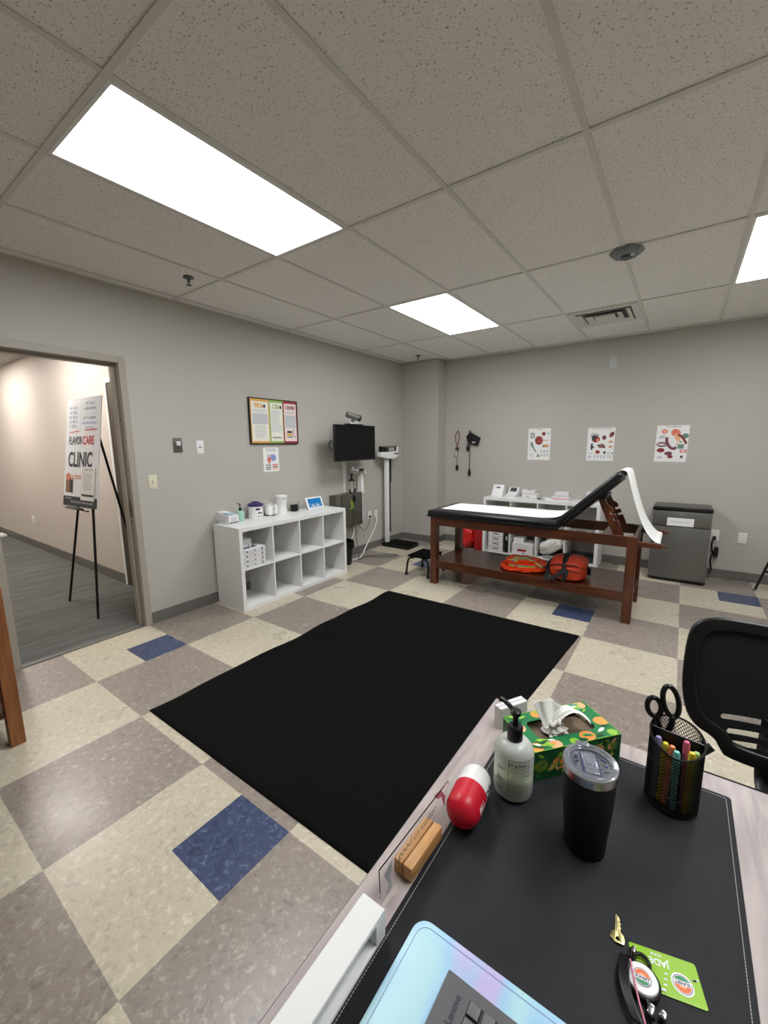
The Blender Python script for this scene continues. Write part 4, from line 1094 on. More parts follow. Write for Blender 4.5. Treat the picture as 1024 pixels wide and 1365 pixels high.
# ------------------------------------------------------------------ fridge
t = thing('mini_fridge', 'grey mini fridge with black top and paper sign by the back wall', 'fridge', (3.36, 4.36, 0))
fw_, fd = .505, .40
b = MB(); b.lohi((0, .055, .02), (fw_, fd, .79), 'gsteel', bev=.004); b.lohi((.02, .07, 0), (fw_ - .02, fd - .02, .02), 'black'); b.build('cabinet', t)
b = MB(); b.lohi((0, 0, .035), (fw_, .05, .60), 'gsteel', bev=.006); b.build('door', t)
b = MB(); b.lohi((0, 0, .607), (fw_, .05, .765), 'gsteel', bev=.006); b.build('freezer_door', t)
b = MB(); b.lohi((-.004, -.005, .768), (fw_ + .004, .06, .81), 'black', bev=.008); b.lohi((0, .06, .79), (fw_, fd, .808), 'gmetal', bev=.004); b.build('top_cap', t)
b = MB(frame((.25, -.001, .655), BW, (0, 0, 1))); b.box((-.005, 0, 0), (.23, .085, .001), 'paper'); b.text('MEDICATION ONLY', .018, 'grey', T(-.005, 0, .001)); b.build('paper_sign', t, smooth=False)
b = MB(frame((.25, -.0008, .735), BW, (0, 0, 1))); b.box((0, 0, 0), (.035, .01, .001), 'grey'); b.build('badge', t)
b = MB(); b.lohi((0, .0, .02), (fw_, .03, .034), 'black'); b.build('kick_strip', t)
b = MB(); b.tube([(3.915, 4.77, .44), (3.905, 4.75, .37), (3.925, 4.74, .27), (3.955, 4.73, .24), (3.945, 4.74, .33), (3.90, 4.73, .22), (3.93, 4.72, .10), (3.90, 4.70, .06)], .008, 'black', smooth=3)
b.box((3.925, 4.778, .445), (.03, .03, .04), 'black', bev=.004); b.pillow((3.95, 4.74, .30), (.04, .03, .12), 'black')
tag(b.build('fridge_cord'), 'bundled black power cord hanging behind the fridge', 'cord')

# black stool at the right edge
t = thing('bar_stool', 'black metal stool leg with cross bar at the right edge', 'stool', (4.55, 4.50, 0))
b = MB(); b.lathe([(0, .62), (.16, .62), (.17, .635), (.17, .665), (.15, .68), (0, .68)], 'blackm', seg=36); b.build('seat', t)
for k, (x, y) in enumerate(((-.282, -.03), (.0, -.27), (.27, .0), (.0, .27))):
    b = MB(); b.tube([(x, y, .012), (x * .45, y * .45, .62)], .011, 'black', seg=10); l = b.build('leg', t)
    b = MB(); b.cyl((x * 1.005, y * 1.005, 0), (x * .985, y * .985, .022), .015, 'chrome'); b.build('foot_cap', l)
b = MB(); ring = [(-.232, -.025, .21), (0, -.222, .21), (.222, 0, .21), (0, .222, .21)]
for k in range(4): b.cyl(ring[k], ring[(k + 1) % 4], .008, 'black', seg=10)
b.build('foot_rest', t)

# floor mat
def b_mat():
    b = MB()
    x0, x1, y0, y1 = 1.215, 3.03, .05, 2.43
    def corner(u, v):
        ea = .008 * math.sin(v * 17) + .006 * math.sin(v * 31)
        xl = 1.20 + .02 * v + (ea if 0 < v < 1 else 0)
        xr = 2.84 + (3.03 - 2.84) * v
        return Vector((xl + (xr - xl) * u, y0 + (y1 - y0) * v, .004 + .0016 * math.sin(u * 9 + v * 14) * math.sin(v * 23)))
    b.grid(corner, 60, 80, 'rubber')
    o = b.build('floor_mat', ang=60)
    md = o.modifiers.new('s', 'SOLIDIFY'); md.thickness = .003; md.offset = -1
    tag(o, 'large black rectangular mat lying flat on the checkered floor', 'floor mat')
b_mat()

# ------------------------------------------------------------------ hallway
t = thing('display_easel', 'thin black tripod easel holding the clinic sign in the hallway', 'easel', (-.87, .45, 0))
for k, (p, q) in enumerate((((-.37, -.013, 0), (-.08, .235, 1.84)), ((.362, -.032, 0), (-.05, .235, 1.84)))):
    b = MB(); b.tube([p, q], .011, 'black', seg=10); b.build('leg', t)
b = MB(); b.tube([(.10, .50, .005), (-.06, .26, 1.84)], .011, 'black', seg=10); b.build('rear_leg', t)
b = MB(); b.cyl((-.25, .035, .945), (.27, .025, .945), .008, 'black'); b.box((0, .01, .955), (.3, .05, .012), 'black', bev=.003); b.build('ledge', t)
b = MB(); b.cyl((-.10, .24, 1.84), (-.02, .24, 1.84), .016, 'black'); b.build('top_joint', t)
def b_sign():
    w, h = .645, .985
    n = .15
    yaw = .07
    r = (math.cos(yaw), math.sin(yaw), 0)
    u = (-math.sin(yaw) * math.sin(n), math.cos(yaw) * math.sin(n), math.cos(n))
    o = Vector((-.846, .492, .963))
    t = thing('clinic_sign', 'tall white FLAVORCARE CLINIC sign board on the hallway easel', 'sign', o)
    Fm = frame((0, 0, 0), r, u)
    b = MB(Fm @ T(0, h / 2, -.004)); b.box((0, 0, 0), (w, h, .006), 'signw'); b.build('board', t, smooth=False)
    b = MB(Fm @ T(0, 0, .0003)); b.rect(-w / 2, 0, w / 2, .09, 'dgrey')
    b.text('EMPLOYEE HEALTH AND WELLNESS', .026, 'whitep', T(.04, .04, .0006)); b.text('FLAVORCARE', .02, 'whitep', T(-.22, .07, .0006))
    b.textfit('FLAVOR', -.25, .005, .565, .64, 'dgrey', T(0, 0, .0006), off=.014); b.textfit('CARE', .018, .225, .563, .642, 'redink', T(0, 0, .0006), off=.018)
    b.textfit('CLINIC', -.25, .205, .36, .50, 'dgrey', T(0, 0, .0006), off=.022)
    b.build('lettering', t, smooth=False)
    b = MB(Fm @ T(0, 0, .0010))
    L1 = ['Mon  9:00  5p', 'Tue  9:00  5p', 'Wed  9:00  5p', 'Thu  9:00  5p', 'Fri  9:00  3p']
    for k, s_ in enumerate(L1): b.text(s_, .036, 'sunbl', T(-.185, .90 - k * .042, 0), shear=.3, sx=.8)
    for k, s_ in enumerate(['Off = Lunch', 'or Appointment', '', 'OUT = Available', 'Use Side Entrance', 'Text Nurse']):
        if s_: b.text(s_, .038, 'sunbl' if k < 4 else 'lblue', T(.12, .93 - k * .043, 0), shear=.3, sx=.9)
    b.rect(-.043, .70, -.038, .95, 'lgrey'); b.rect(-.02, .835, .28, .838, 'lgrey'); b.rect(-.02, .755, .28, .758, 'lblue')
    b.poly([(-.26, .672, 0), (-.06, .682, 0), (-.06, .692, 0), (-.26, .678, 0)], 'lred'); b.poly([(.05, .688, 0), (.27, .69, 0), (.27, .702, 0), (.05, .698, 0)], 'lred')
    b.build('handwriting', t, smooth=False)
    b = MB(Fm @ T(0, 0, .0012)); b.rect(-.28, .125, -.20, .29, 'skin'); b.ell((-.235, .27), (.07, .07), 'salmon', z=.0004); b.rect(-.20, .125, -.14, .26, 'dgrey'); b.ell((-.165, .265), (.04, .05), 'peach', z=.0004); b.rect(-.12, .275, .02, .285, 'lred'); b.rect(-.12, .255, .02, .262, 'lred')
    b.build('photo_print', t, smooth=False)
    b = MB(Fm @ T(.15, .215, .003)); b.box((0, 0, 0), (.25, .30, .0015), 'paper'); b.text('CLINIC HOURS', .024, 'dgrey', T(.01, .125, .0012)); lines(b, -.09, .09, -.06, .09, 9); b.rect(-.11, -.115, .11, -.095, 'dgrey', z=.0012)
    b.build('taped_page', t, smooth=False)
b_sign()
b = MB(); b.box((0, 0, .02), (.3, .18, .04), 'whitep', bev=.006); o = b.build('white_floor_box'); o.location = (-5.9, .87, 0)
tag(o, 'small flat white item on the hallway carpet against the wall', 'box')

# ------------------------------------------------------------------ wooden side table at left edge
t = thing('wooden_table', 'orange brown wooden table leg and lower shelf at the left edge', 'table', (.94, -.435, 0), 0)
L, D = .8, 1.3
lg = .06
for x in (-lg, -L):
    for y in (-lg, -D):
        b = MB(); b.lohi((x, y, 0), (x + lg, y + lg, .80), 'oak', bev=.004); b.build('leg', t, smooth=False)
b = MB(); b.lohi((-L - .01, -D - .01, .80), (.0, .0, .83), 'oak', bev=.004); b.build('table_top', t, smooth=False)
b = MB(); b.lohi((-L + .01, -D + .01, .16), (-.02, -.02, .19), 'cherry', bev=.004); b.lohi((-L + lg, -.045, .11), (-lg, -.02, .20), 'cherry', bev=.003); b.build('shelf', t, smooth=False)

# ------------------------------------------------------------------ desk
DT = .75
def b_desk():
    x0, x1, y0, y1 = 3.178, 3.776, -1.45, .187
    t = thing('desk', 'desk with weathered grey wood laminate top in the foreground', 'desk', ((x0 + x1) / 2, (y0 + y1) / 2, 0))
    hx, hy = (x1 - x0) / 2, (y1 - y0) / 2
    b = MB(); b.box((0, 0, DT - .0125), (2 * hx, 2 * hy, .025), 'desk', bev=.001, seg=1); b.build('desktop', t, smooth=False)
    b = MB()
    for s in (-1, 1):
        b.box((s * (hx + .0005), 0, DT - .0125), (.001, 2 * hy, .023), 'dkgrey'); b.box((0, s * (hy + .0005), DT - .0125), (2 * hx, .001, .023), 'dkgrey')
    b.build('edge_band', t, smooth=False)
    for sx_ in (-1, 1):
        for sy_ in (-1, 1):
            b = MB(); b.box((sx_ * (hx - .03), sy_ * (hy - .03), .3625), (.04, .04, .725), 'black', bev=.003); b.build('leg', t, smooth=False)
    b = MB(); b.box((0, -hy + .03, .68), (2 * hx - .1, .03, .05), 'black'); b.box((0, hy - .03, .70), (2 * hx - .1, .03, .05), 'black'); b.build('apron', t, smooth=False)
b_desk()
t = thing('desk_pad', 'dark grey stitched leather desk pad covering most of the desk', 'desk pad', (3.4795, -.362, DT))
PW, PH = .455, .978
b = MB(); b.shape([rrect(PW, PH, .006)], .0026, 'leather', T(0, 0, .0015), bev=.0006); b.build('pad', t)
b = MB()
ins = .008
n = int(PH / .0048)
for i in range(n):
    y = -PH / 2 + .012 + i * .0048
    if y > PH / 2 - .01: break
    for s in (-1, 1): b.box((s * (PW / 2 - ins), y, .0032), (.0009, .0032, .0008), 'thread')
for i in range(int(PW / .0048)):
    x = -PW / 2 + .012 + i * .0048
    if x > PW / 2 - .01: break
    b.box((x, PH / 2 - ins, .0032), (.0032, .0009, .0008), 'thread')
b.build('stitching', t, smooth=False, clean=False)
PZ = DT + .003

# mouse pad and keyboard
b = MB(); b.shape([rrect(.34, .42, .022, 8)], .003, 'iri', T(0, 0, .0015), bev=.0008); 
b.shape([rrect(.326, .406, .018, 8), rrect(.324, .404, .017, 8)], .0004, 'lblue', T(0, 0, .0032))
o = b.build('mouse_pad'); o.location = (3.288 + .17, -.438 - .21, PZ)
tag(o, 'pale blue holographic desk mat with rounded corner at the bottom edge', 'mouse pad')
t = thing('keyboard', 'dark grey Lenovo keyboard lying on the pale blue mat'.replace('Lenovo ', ''), 'keyboard', (3.359, -.479, PZ + .003))
b = MB(); b.lohi((0, -.37, 0), (.15, 0, .011), 'keyb', bev=.002); b.build('case', t)
b = MB(frame((.024, -.036, .0114), (0, 1, 0), (-1, 0, 0))); b.text('Lenovo', .0115, 'dgrey', off=.0004); b.build('lettering', t, smooth=False)
for i in range(5):
    for j in range(8):
        x = .047 + i * .019; y = -.0235 - j * .019
        b = MB(); b.box((x, y, .0112), (.0178, .0178, .0006), 'black', bev=.0002, seg=1); b.box((x, y, .0128), (.0150, .0150, .003), 'keycap', bev=.0011); b.build('key', t)

# white riser
t = thing('monitor_riser', 'white slotted plastic stand at the bottom left of the desk', 'stand', (3.215, -.49, DT))
b = MB(); w, l, h = .042, .42, .05
b.lohi((0, -l, h - .008), (w, 0, h), 'whitep', bev=.001, seg=1); b.lohi((0, -l, 0), (w, 0, .008), 'whitep', bev=.001, seg=1)
b.lohi((0, -.022, .008), (w, 0, h - .008), 'whitep'); b.lohi((0, -l, .008), (w, -l + .02, h - .008), 'whitep'); b.lohi((0, -l + .02, .008), (.012, -.022, h - .008), 'whitep')
b.build('body', t, smooth=False)

# wooden block with acrylic sign
t = thing('acrylic_nameplate', 'clear acrylic plaque standing in a small bamboo block', 'desk plaque', (3.2325, -.350, DT), -.04)
b = MB(); b.box((-.0104, 0, .0145), (.018, .104, .028), 'bamboo', bev=.0025, seg=2); b.box((.0104, 0, .0145), (.018, .104, .028), 'bamboo', bev=.0025, seg=2); b.box((0, 0, .005), (.012, .100, .009), 'bamboo'); b.build('block', t)
AM = frame((0, .0, .010), (0, -1, 0), (-.04, 0, 1))
b = MB(AM); b.box((0, .030, 0), (.225, .060, .0022), 'glass'); b.build('acrylic_plate', t, smooth=False)
b = MB(AM @ T(0, .014, .0016)); b.text('good caretaker', .020, 'dgrey', T(0, .022, 0), shear=.35, sx=-1)
b.shape([[(-.1, .02), (-.085, .045), (-.06, .05), (-.07, .035), (-.085, .03), (-.095, .0)]], .0003, 'pink'); b.shape([[(.105, -.02), (.09, .0), (.1, .025), (.075, .035), (.085, .01), (.08, -.015)]], .0003, 'lgrey'); b.build('lettering', t, smooth=False)

# capsule stress toy
def b_capsule():
    t = thing('stress_toy_capsule', 'red and white capsule shaped stress toy beside the pump bottle', 'stress toy', (3.270, -.212, PZ + .0335), 0)
    r, hl = .0335, .036
    Mx = Rz(R(6)) @ Rx(PI / 2)       # local +z points toward -Y
    pr = [(r * math.cos(R(a)), -hl + r * math.sin(R(a))) for a in range(-90, 1, 9)]
    pr[0] = (0, -hl - r)
    b = MB(Mx); b.lathe(pr + [(r, -.006)], 'whitep', seg=48); b.build('white_half', t)
    pr = [(r + .0004, -.006), (r + .0004, 0)] + [((r + .0004) * math.cos(R(a)), hl + (r + .0004) * math.sin(R(a))) for a in range(0, 91, 9)]
    pr[-1] = (0, hl + r + .0004)
    b = MB(Mx); b.lathe(pr, 'red', seg=48); b.build('red_half', t)
    # lettering wrapped around the +X side, read from the right
    b = MB()
    cu_w = Mx
    for txt, z0, in (('PILL', .022), ('CHILL', -.026)):
        b2 = MB(); b2.text(txt, .017, 'whitep' if txt == 'PILL' else 'dgrey', off=.0006)
        for v in b2.bm.verts:
            s, h_ = v.co.x, v.co.y
            a = R(10) + h_ / r
            v.co = cu_w @ Vector(((r + .0009) * math.cos(a), (r + .0009) * math.sin(a), z0 - s))
        me = bpy.data.meshes.new('t'); b2.bm.to_mesh(me); b2.bm.free()
        b.addmesh(me, 'whitep' if txt == 'PILL' else 'dgrey')
    b.build('lettering', t, smooth=False)
b_capsule()

# soap pump bottle on the desk
def b_bottle():
    r, h = .0405, .205
    t, hb = pump_bottle((3.326, -.112, PZ), r, h, 'clear pump bottle of greenish soap with printed label beside the tissue box', 'soap', rz=R(-30), name='soap_dispenser', st=.27, hf=.60)
    b = MB()
    a0, a1 = R(-30 + 0), R(50)
    rr = r + .0004
    off = R(-38)
    def band(z0, z1, b0, b1, m_): b.lathe([(rr, z0), (rr, z1)], m_, seg=14, a0=R(b0) + 0, a1=R(b1))
    # panel angles in the bottle's own frame; the panel faces the viewer
    c0, c1 = -58, 28
    for (z0, z1) in ((.018, .0188), (.0985, .0995), (.083, .0838), (.065, .0660)): band(z0, z1, c0, c1, 'ink')
    for (q0, q1) in ((c0, c0 + 1.2), (c1 - 1.2, c1), (c1 - 26, c1 - 25)): band(.018, .099, q0, q1, 'ink')
    for k, z in enumerate((.076, .071, .058, .053, .048, .043, .037, .031, .026)): band(z, z + .0018, c0 + 4, c1 - 30 - (k * 7) % 12, pm('soft_ink_%d' % k, '#8fa390', .6) if k == 0 else bpy.data.materials['soft_ink_0'])
    for z, hh in ((.07, .006), (.045, .008), (.025, .005)): band(z, z + hh, -95, -72, bpy.data.materials['soft_ink_0'])
    b2 = MB(); b2.text('Drug Facts', .0085, 'ink', off=.0002)
    for v in b2.bm.verts:
        a = R(c0 + 27) + v.co.x / rr
        v.co = Vector(((rr + .0003) * math.cos(a), (rr + .0003) * math.sin(a), .0905 + v.co.y))
    me = bpy.data.meshes.new('t'); b2.bm.to_mesh(me); b2.bm.free(); b.addmesh(me, 'ink')
    b.build('label_print', t)
    b = MB(); b.lathe([(0, .0015), (r * .78, .0015), (r * .93, r * .14), (r * .965, r * .36), (r * .965, .045), (0, .045)], pm('yellow_green_soap', '#d3dea6', .3), seg=32); 
    b.build('soap_liquid', t)
b_bottle()

# tissue box
def b_tissue():
    ang = math.atan2(.178, .149)
    t = thing('tissue_box', 'green tissue box with orange fruit print and a tissue pulled out', 'tissue box', (3.3815, .060, PZ - .003), ang)
    L_, W_, Hh = .232, .125, .072
    t.location.z = PZ
    b = MB()
    slot = rrect(.155, .062, .014, 5)
    b.shape([rrect(L_, W_, .001, 1), slot], .0012, 'green', T(0, 0, Hh - .0006))
    b.rect(-L_ / 2, -W_ / 2, L_ / 2, W_ / 2, 'green2', z=.0005)
    for s in (-1, 1):
        b.poly([(-L_ / 2, s * W_ / 2, 0), (L_ / 2, s * W_ / 2, 0), (L_ / 2, s * W_ / 2, Hh), (-L_ / 2, s * W_ / 2, Hh)], 'green2')
        b.poly([(s * L_ / 2, -W_ / 2, 0), (s * L_ / 2, W_ / 2, 0), (s * L_ / 2, W_ / 2, Hh), (s * L_ / 2, -W_ / 2, Hh)], 'green2')
    b.rect(-.09, -.04, .09, .04, 'inner', z=Hh - .012); b.rect(-L_ / 2 + .002, -W_ / 2 + .002, L_ / 2 - .002, W_ / 2 - .002, 'inner', z=Hh - .03)
    b.build('carton', t, smooth=False)
    # printed fruit and leaves
    b = MB()
    rnd = random.Random(11)
    def leafshape(b, m, x, y, l, w, a, z, mat):
        pts = [(0, 0), (l * .3, w), (l * .7, w * .8), (l, 0), (l * .7, -w * .8), (l * .3, -w)]
        b.poly([(x + p[0] * math.cos(a) - p[1] * math.sin(a), y + p[0] * math.sin(a) + p[1] * math.cos(a), z) for p in pts], mat, m)
    def inslot(x, y, r): return abs(x) < .078 + r and abs(y) < .031 + r
    def clampblob(b, m, x, y, r, mat, z, wx, wy, seg=14):
        b.poly([(max(-wx, min(wx, x + r * math.cos(2 * PI * i / seg) * 1.15)), max(-wy, min(wy, y + r * math.sin(2 * PI * i / seg) * .9)), z) for i in range(seg)], mat, m)
    top = T(0, 0, Hh)
    fruit = [(-.1, -.05, .015, 'orange'), (-.052, -.052, .014, 'peach'), (-.004, -.054, .010, 'leaf'), (.036, -.047, .017, 'orange'), (.1, -.052, .011, 'leaf'), (.103, -.012, .016, 'orange'), (.093, .052, .015, 'peach'), (.035, .052, .014, 'leaf'), (-.03, .05, .015, 'orange'), (-.085, .052, .012, 'leaf'), (-.104, .015, .016, 'peach')]
    for i, (x, y, r_, m_) in enumerate(fruit):
        clampblob(b, top, x, y, r_, m_, .0004, L_ / 2 - .0005, W_ / 2 - .0005)
        if m_ != 'leaf': b.ell((x - .004, y + .003), (r_ * .9, r_ * .6), 'leaf' if i % 3 == 0 else 'orange', top, z=.0008, seg=8)
    for k in range(150):
        x, y = rnd.uniform(-.105, .105), rnd.uniform(-.057, .057)
        if inslot(x, y, .006): continue
        a = rnd.choice([0, PI]) + rnd.uniform(-.5, .5); l = rnd.uniform(.018, .034)
        ex, ey = x + l * math.cos(a), y + l * math.sin(a)
        if abs(ex) > .113 or abs(ey) > .06 or inslot(ex, ey, .002): continue
        leafshape(b, top, x, y, l, l * .16, a, .0010 + k * 1e-5, rnd.choice(['leaf', 'leaf', 'teal', 'cream', 'green2']))
    faces = [(frame((0, -W_ / 2 - .0004, Hh / 2), (1, 0, 0), (0, 0, 1)), L_, Hh, 26), (frame((L_ / 2 + .0004, 0, Hh / 2), (0, 1, 0), (0, 0, 1)), W_, Hh, 14), (frame((-L_ / 2 - .0004, 0, Hh / 2), (0, -1, 0), (0, 0, 1)), W_, Hh, 14), (frame((0, W_ / 2 + .0004, Hh / 2), (-1, 0, 0), (0, 0, 1)), L_, Hh, 26)]
    olive = pm('olive_fruit_print', '#7c8f2c', .45); dull = pm('dull_leaf_print', '#4f8a3a', .45)
    for (m_, w, h, n_) in faces:
        for k in range(n_ // 6 + 1):
            clampblob(b, m_, -w / 2 + (k + .5) * w / (n_ // 6 + 1) + rnd.uniform(-.01, .01), rnd.uniform(-.01, .02), rnd.uniform(.013, .018), [olive, 'orange', olive, 'peach'][k % 4], .0001, w / 2 - .001, h / 2 - .001)
        for k in range(n_ * 3):
            x, y = rnd.uniform(-w / 2 + .006, w / 2 - .006), rnd.uniform(-h / 2 + .006, h / 2 - .006); a = rnd.uniform(0, 2 * PI); l = rnd.uniform(.01, .02)
            ex, ey = x + l * math.cos(a), y + l * math.sin(a)
            if abs(ex) > w / 2 - .001 or abs(ey) > h / 2 - .001: continue
            leafshape(b, m_, x, y, l, l * .2, a, .0003 + k * 1e-5, rnd.choice([dull, dull, 'green', 'leaf', 'peach']))
    b.build('fruit_print', t, smooth=False)
    b = MB()
    rg = R(0)
    for s in (-1, 1):
        b.box((0, s * (W_ / 2), Hh), (L_, .0012, .0012), 'leaf')
        b.box((s * (L_ / 2), 0, Hh), (.0012, W_, .0012), 'leaf')
    b.build('carton_edge', t, smooth=False)
    # plastic film in the slot
    b = MB()
    b.pillow((-.02, -.006, Hh - .002), (.05, .04, .012), 'film', nz=.5, ns=3, seed=3, nu=24, nv=12)
    b.build('slot_film', t, ang=25)
    # tissue
    b = MB()
    def f(u, v):
        # broad upright flap, narrow where it leaves the slot and fanned out above
        w = .016 + .040 * v ** .8
        x = -.020 + (u - .45) * w * 1.6 - .004 * v + .003 * math.sin(u * 14) * v
        y = .004 + .010 * math.sin(PI * u) * v + .005 * math.sin(u * 11 + 1) * v + .010 * v
        top = .062 + .012 * math.cos(PI * (u - .25)) - .020 * max(0, u - .6)
        return Vector((x, y, Hh - .014 + top * v))
    b.grid(f, 48, 20, 'tissue')
    def f2(u, v):
        # second ply folding over towards the front right
        x = -.022 + .075 * v + .004 * math.sin(u * 8) * v
        y = .004 + (u - .5) * (.016 + .042 * v ** .8) - .012 * v
        z = Hh - .014 + .058 * math.sin(PI * min(1, .08 + v * .72)) - .012 * v * u + .0035 * math.sin(u * 15 + v * 5) * v
        return Vector((x, y, z))
    b.grid(f2, 40, 24, 'tissue')
    def f3(u, v):
        x = -.035 + .030 * u - .012 * v
        y = -.004 - .016 * v + .004 * math.sin(u * 12) * v
        z = Hh - .014 + .040 * math.sin(PI * (.1 + v * .6)) + .003 * math.sin(u * 17)
        return Vector((x, y, z))
    b.grid(f3, 24, 16, 'tissue')
    o = b.build('tissue', t, ang=80); md = o.modifiers.new('s', 'SOLIDIFY'); md.thickness = .0006
b_tissue()
t = thing('white_carton', 'small white box peeking out behind the tissue box', 'box', (3.248, .105, DT), R(60))
b = MB(); b.box((0, 0, .029), (.09, .026, .058), 'card', bev=.001, seg=1); b.build('box', t, smooth=False)
b = MB(); b.box((0, 0, .0582), (.088, .001, .0006), 'grey'); b.build('lid_seam', t, smooth=False)

# tumbler
def b_tumbler():
    t = thing('tumbler', 'matte black steel tumbler with a clear lid on the desk pad', 'tumbler', (3.476, -.158, PZ), R(20))
    b = MB(); b.lathe([(0, 0), (.0325, 0), (.0355, .003), (.0365, .03), (.041, .085), (.0435, .135), (.0435, .1515), (0, .1515)], pm('matte_black_powder_coat', '#08080a', .55, var=.1), seg=56); b.build('cup', t)
    b = MB(); b.lathe([(.0436, .1515), (.0446, .1525), (.0446, .166), (.0425, .168), (.040, .166), (.040, .156)], 'steel', seg=56); b.build('steel_rim', t)
    b = MB(); b.lathe([(0, .160), (.034, .160), (.0365, .1685), (.0445, .1685), (.0455, .1715), (.0445, .1745), (.037, .1755), (.034, .167), (0, .1655)], 'lid', seg=56); b.build('lid', t)
    b = MB()
    b.lathe([(.0345, .1668), (.0352, .1672), (.0345, .1676)], 'sunbl', seg=40)
    b.box((0, 0, .1685), (.024, .052, .004), 'lid', bev=.0015); b.box((0, .002, .1715), (.014, .018, .003), 'lid', bev=.001)
    b.box((-.0135, 0, .1675), (.0012, .056, .002), 'sunbl'); b.box((.0135, 0, .1675), (.0012, .056, .002), 'sunbl')
    for k in range(26):  # loose chips imitating glints and dark reflections in the clear lid
        rnd = random.Random(k); a = rnd.uniform(-.9, .9) + (PI if k % 2 else 0); q = rnd.uniform(.018, .030)
        b.box((q * math.cos(a), q * math.sin(a), .1672), (.005, .0018, .0016), 'chrome' if k % 3 else 'sunbl', T(0, 0, 0))
    b.build('slider_and_glints', t)
    b = MB(); b.box((-.006, .042, .1745), (.024, .012, .005), 'lid', bev=.002); b.build('lid_tab', t)
b_tumbler()

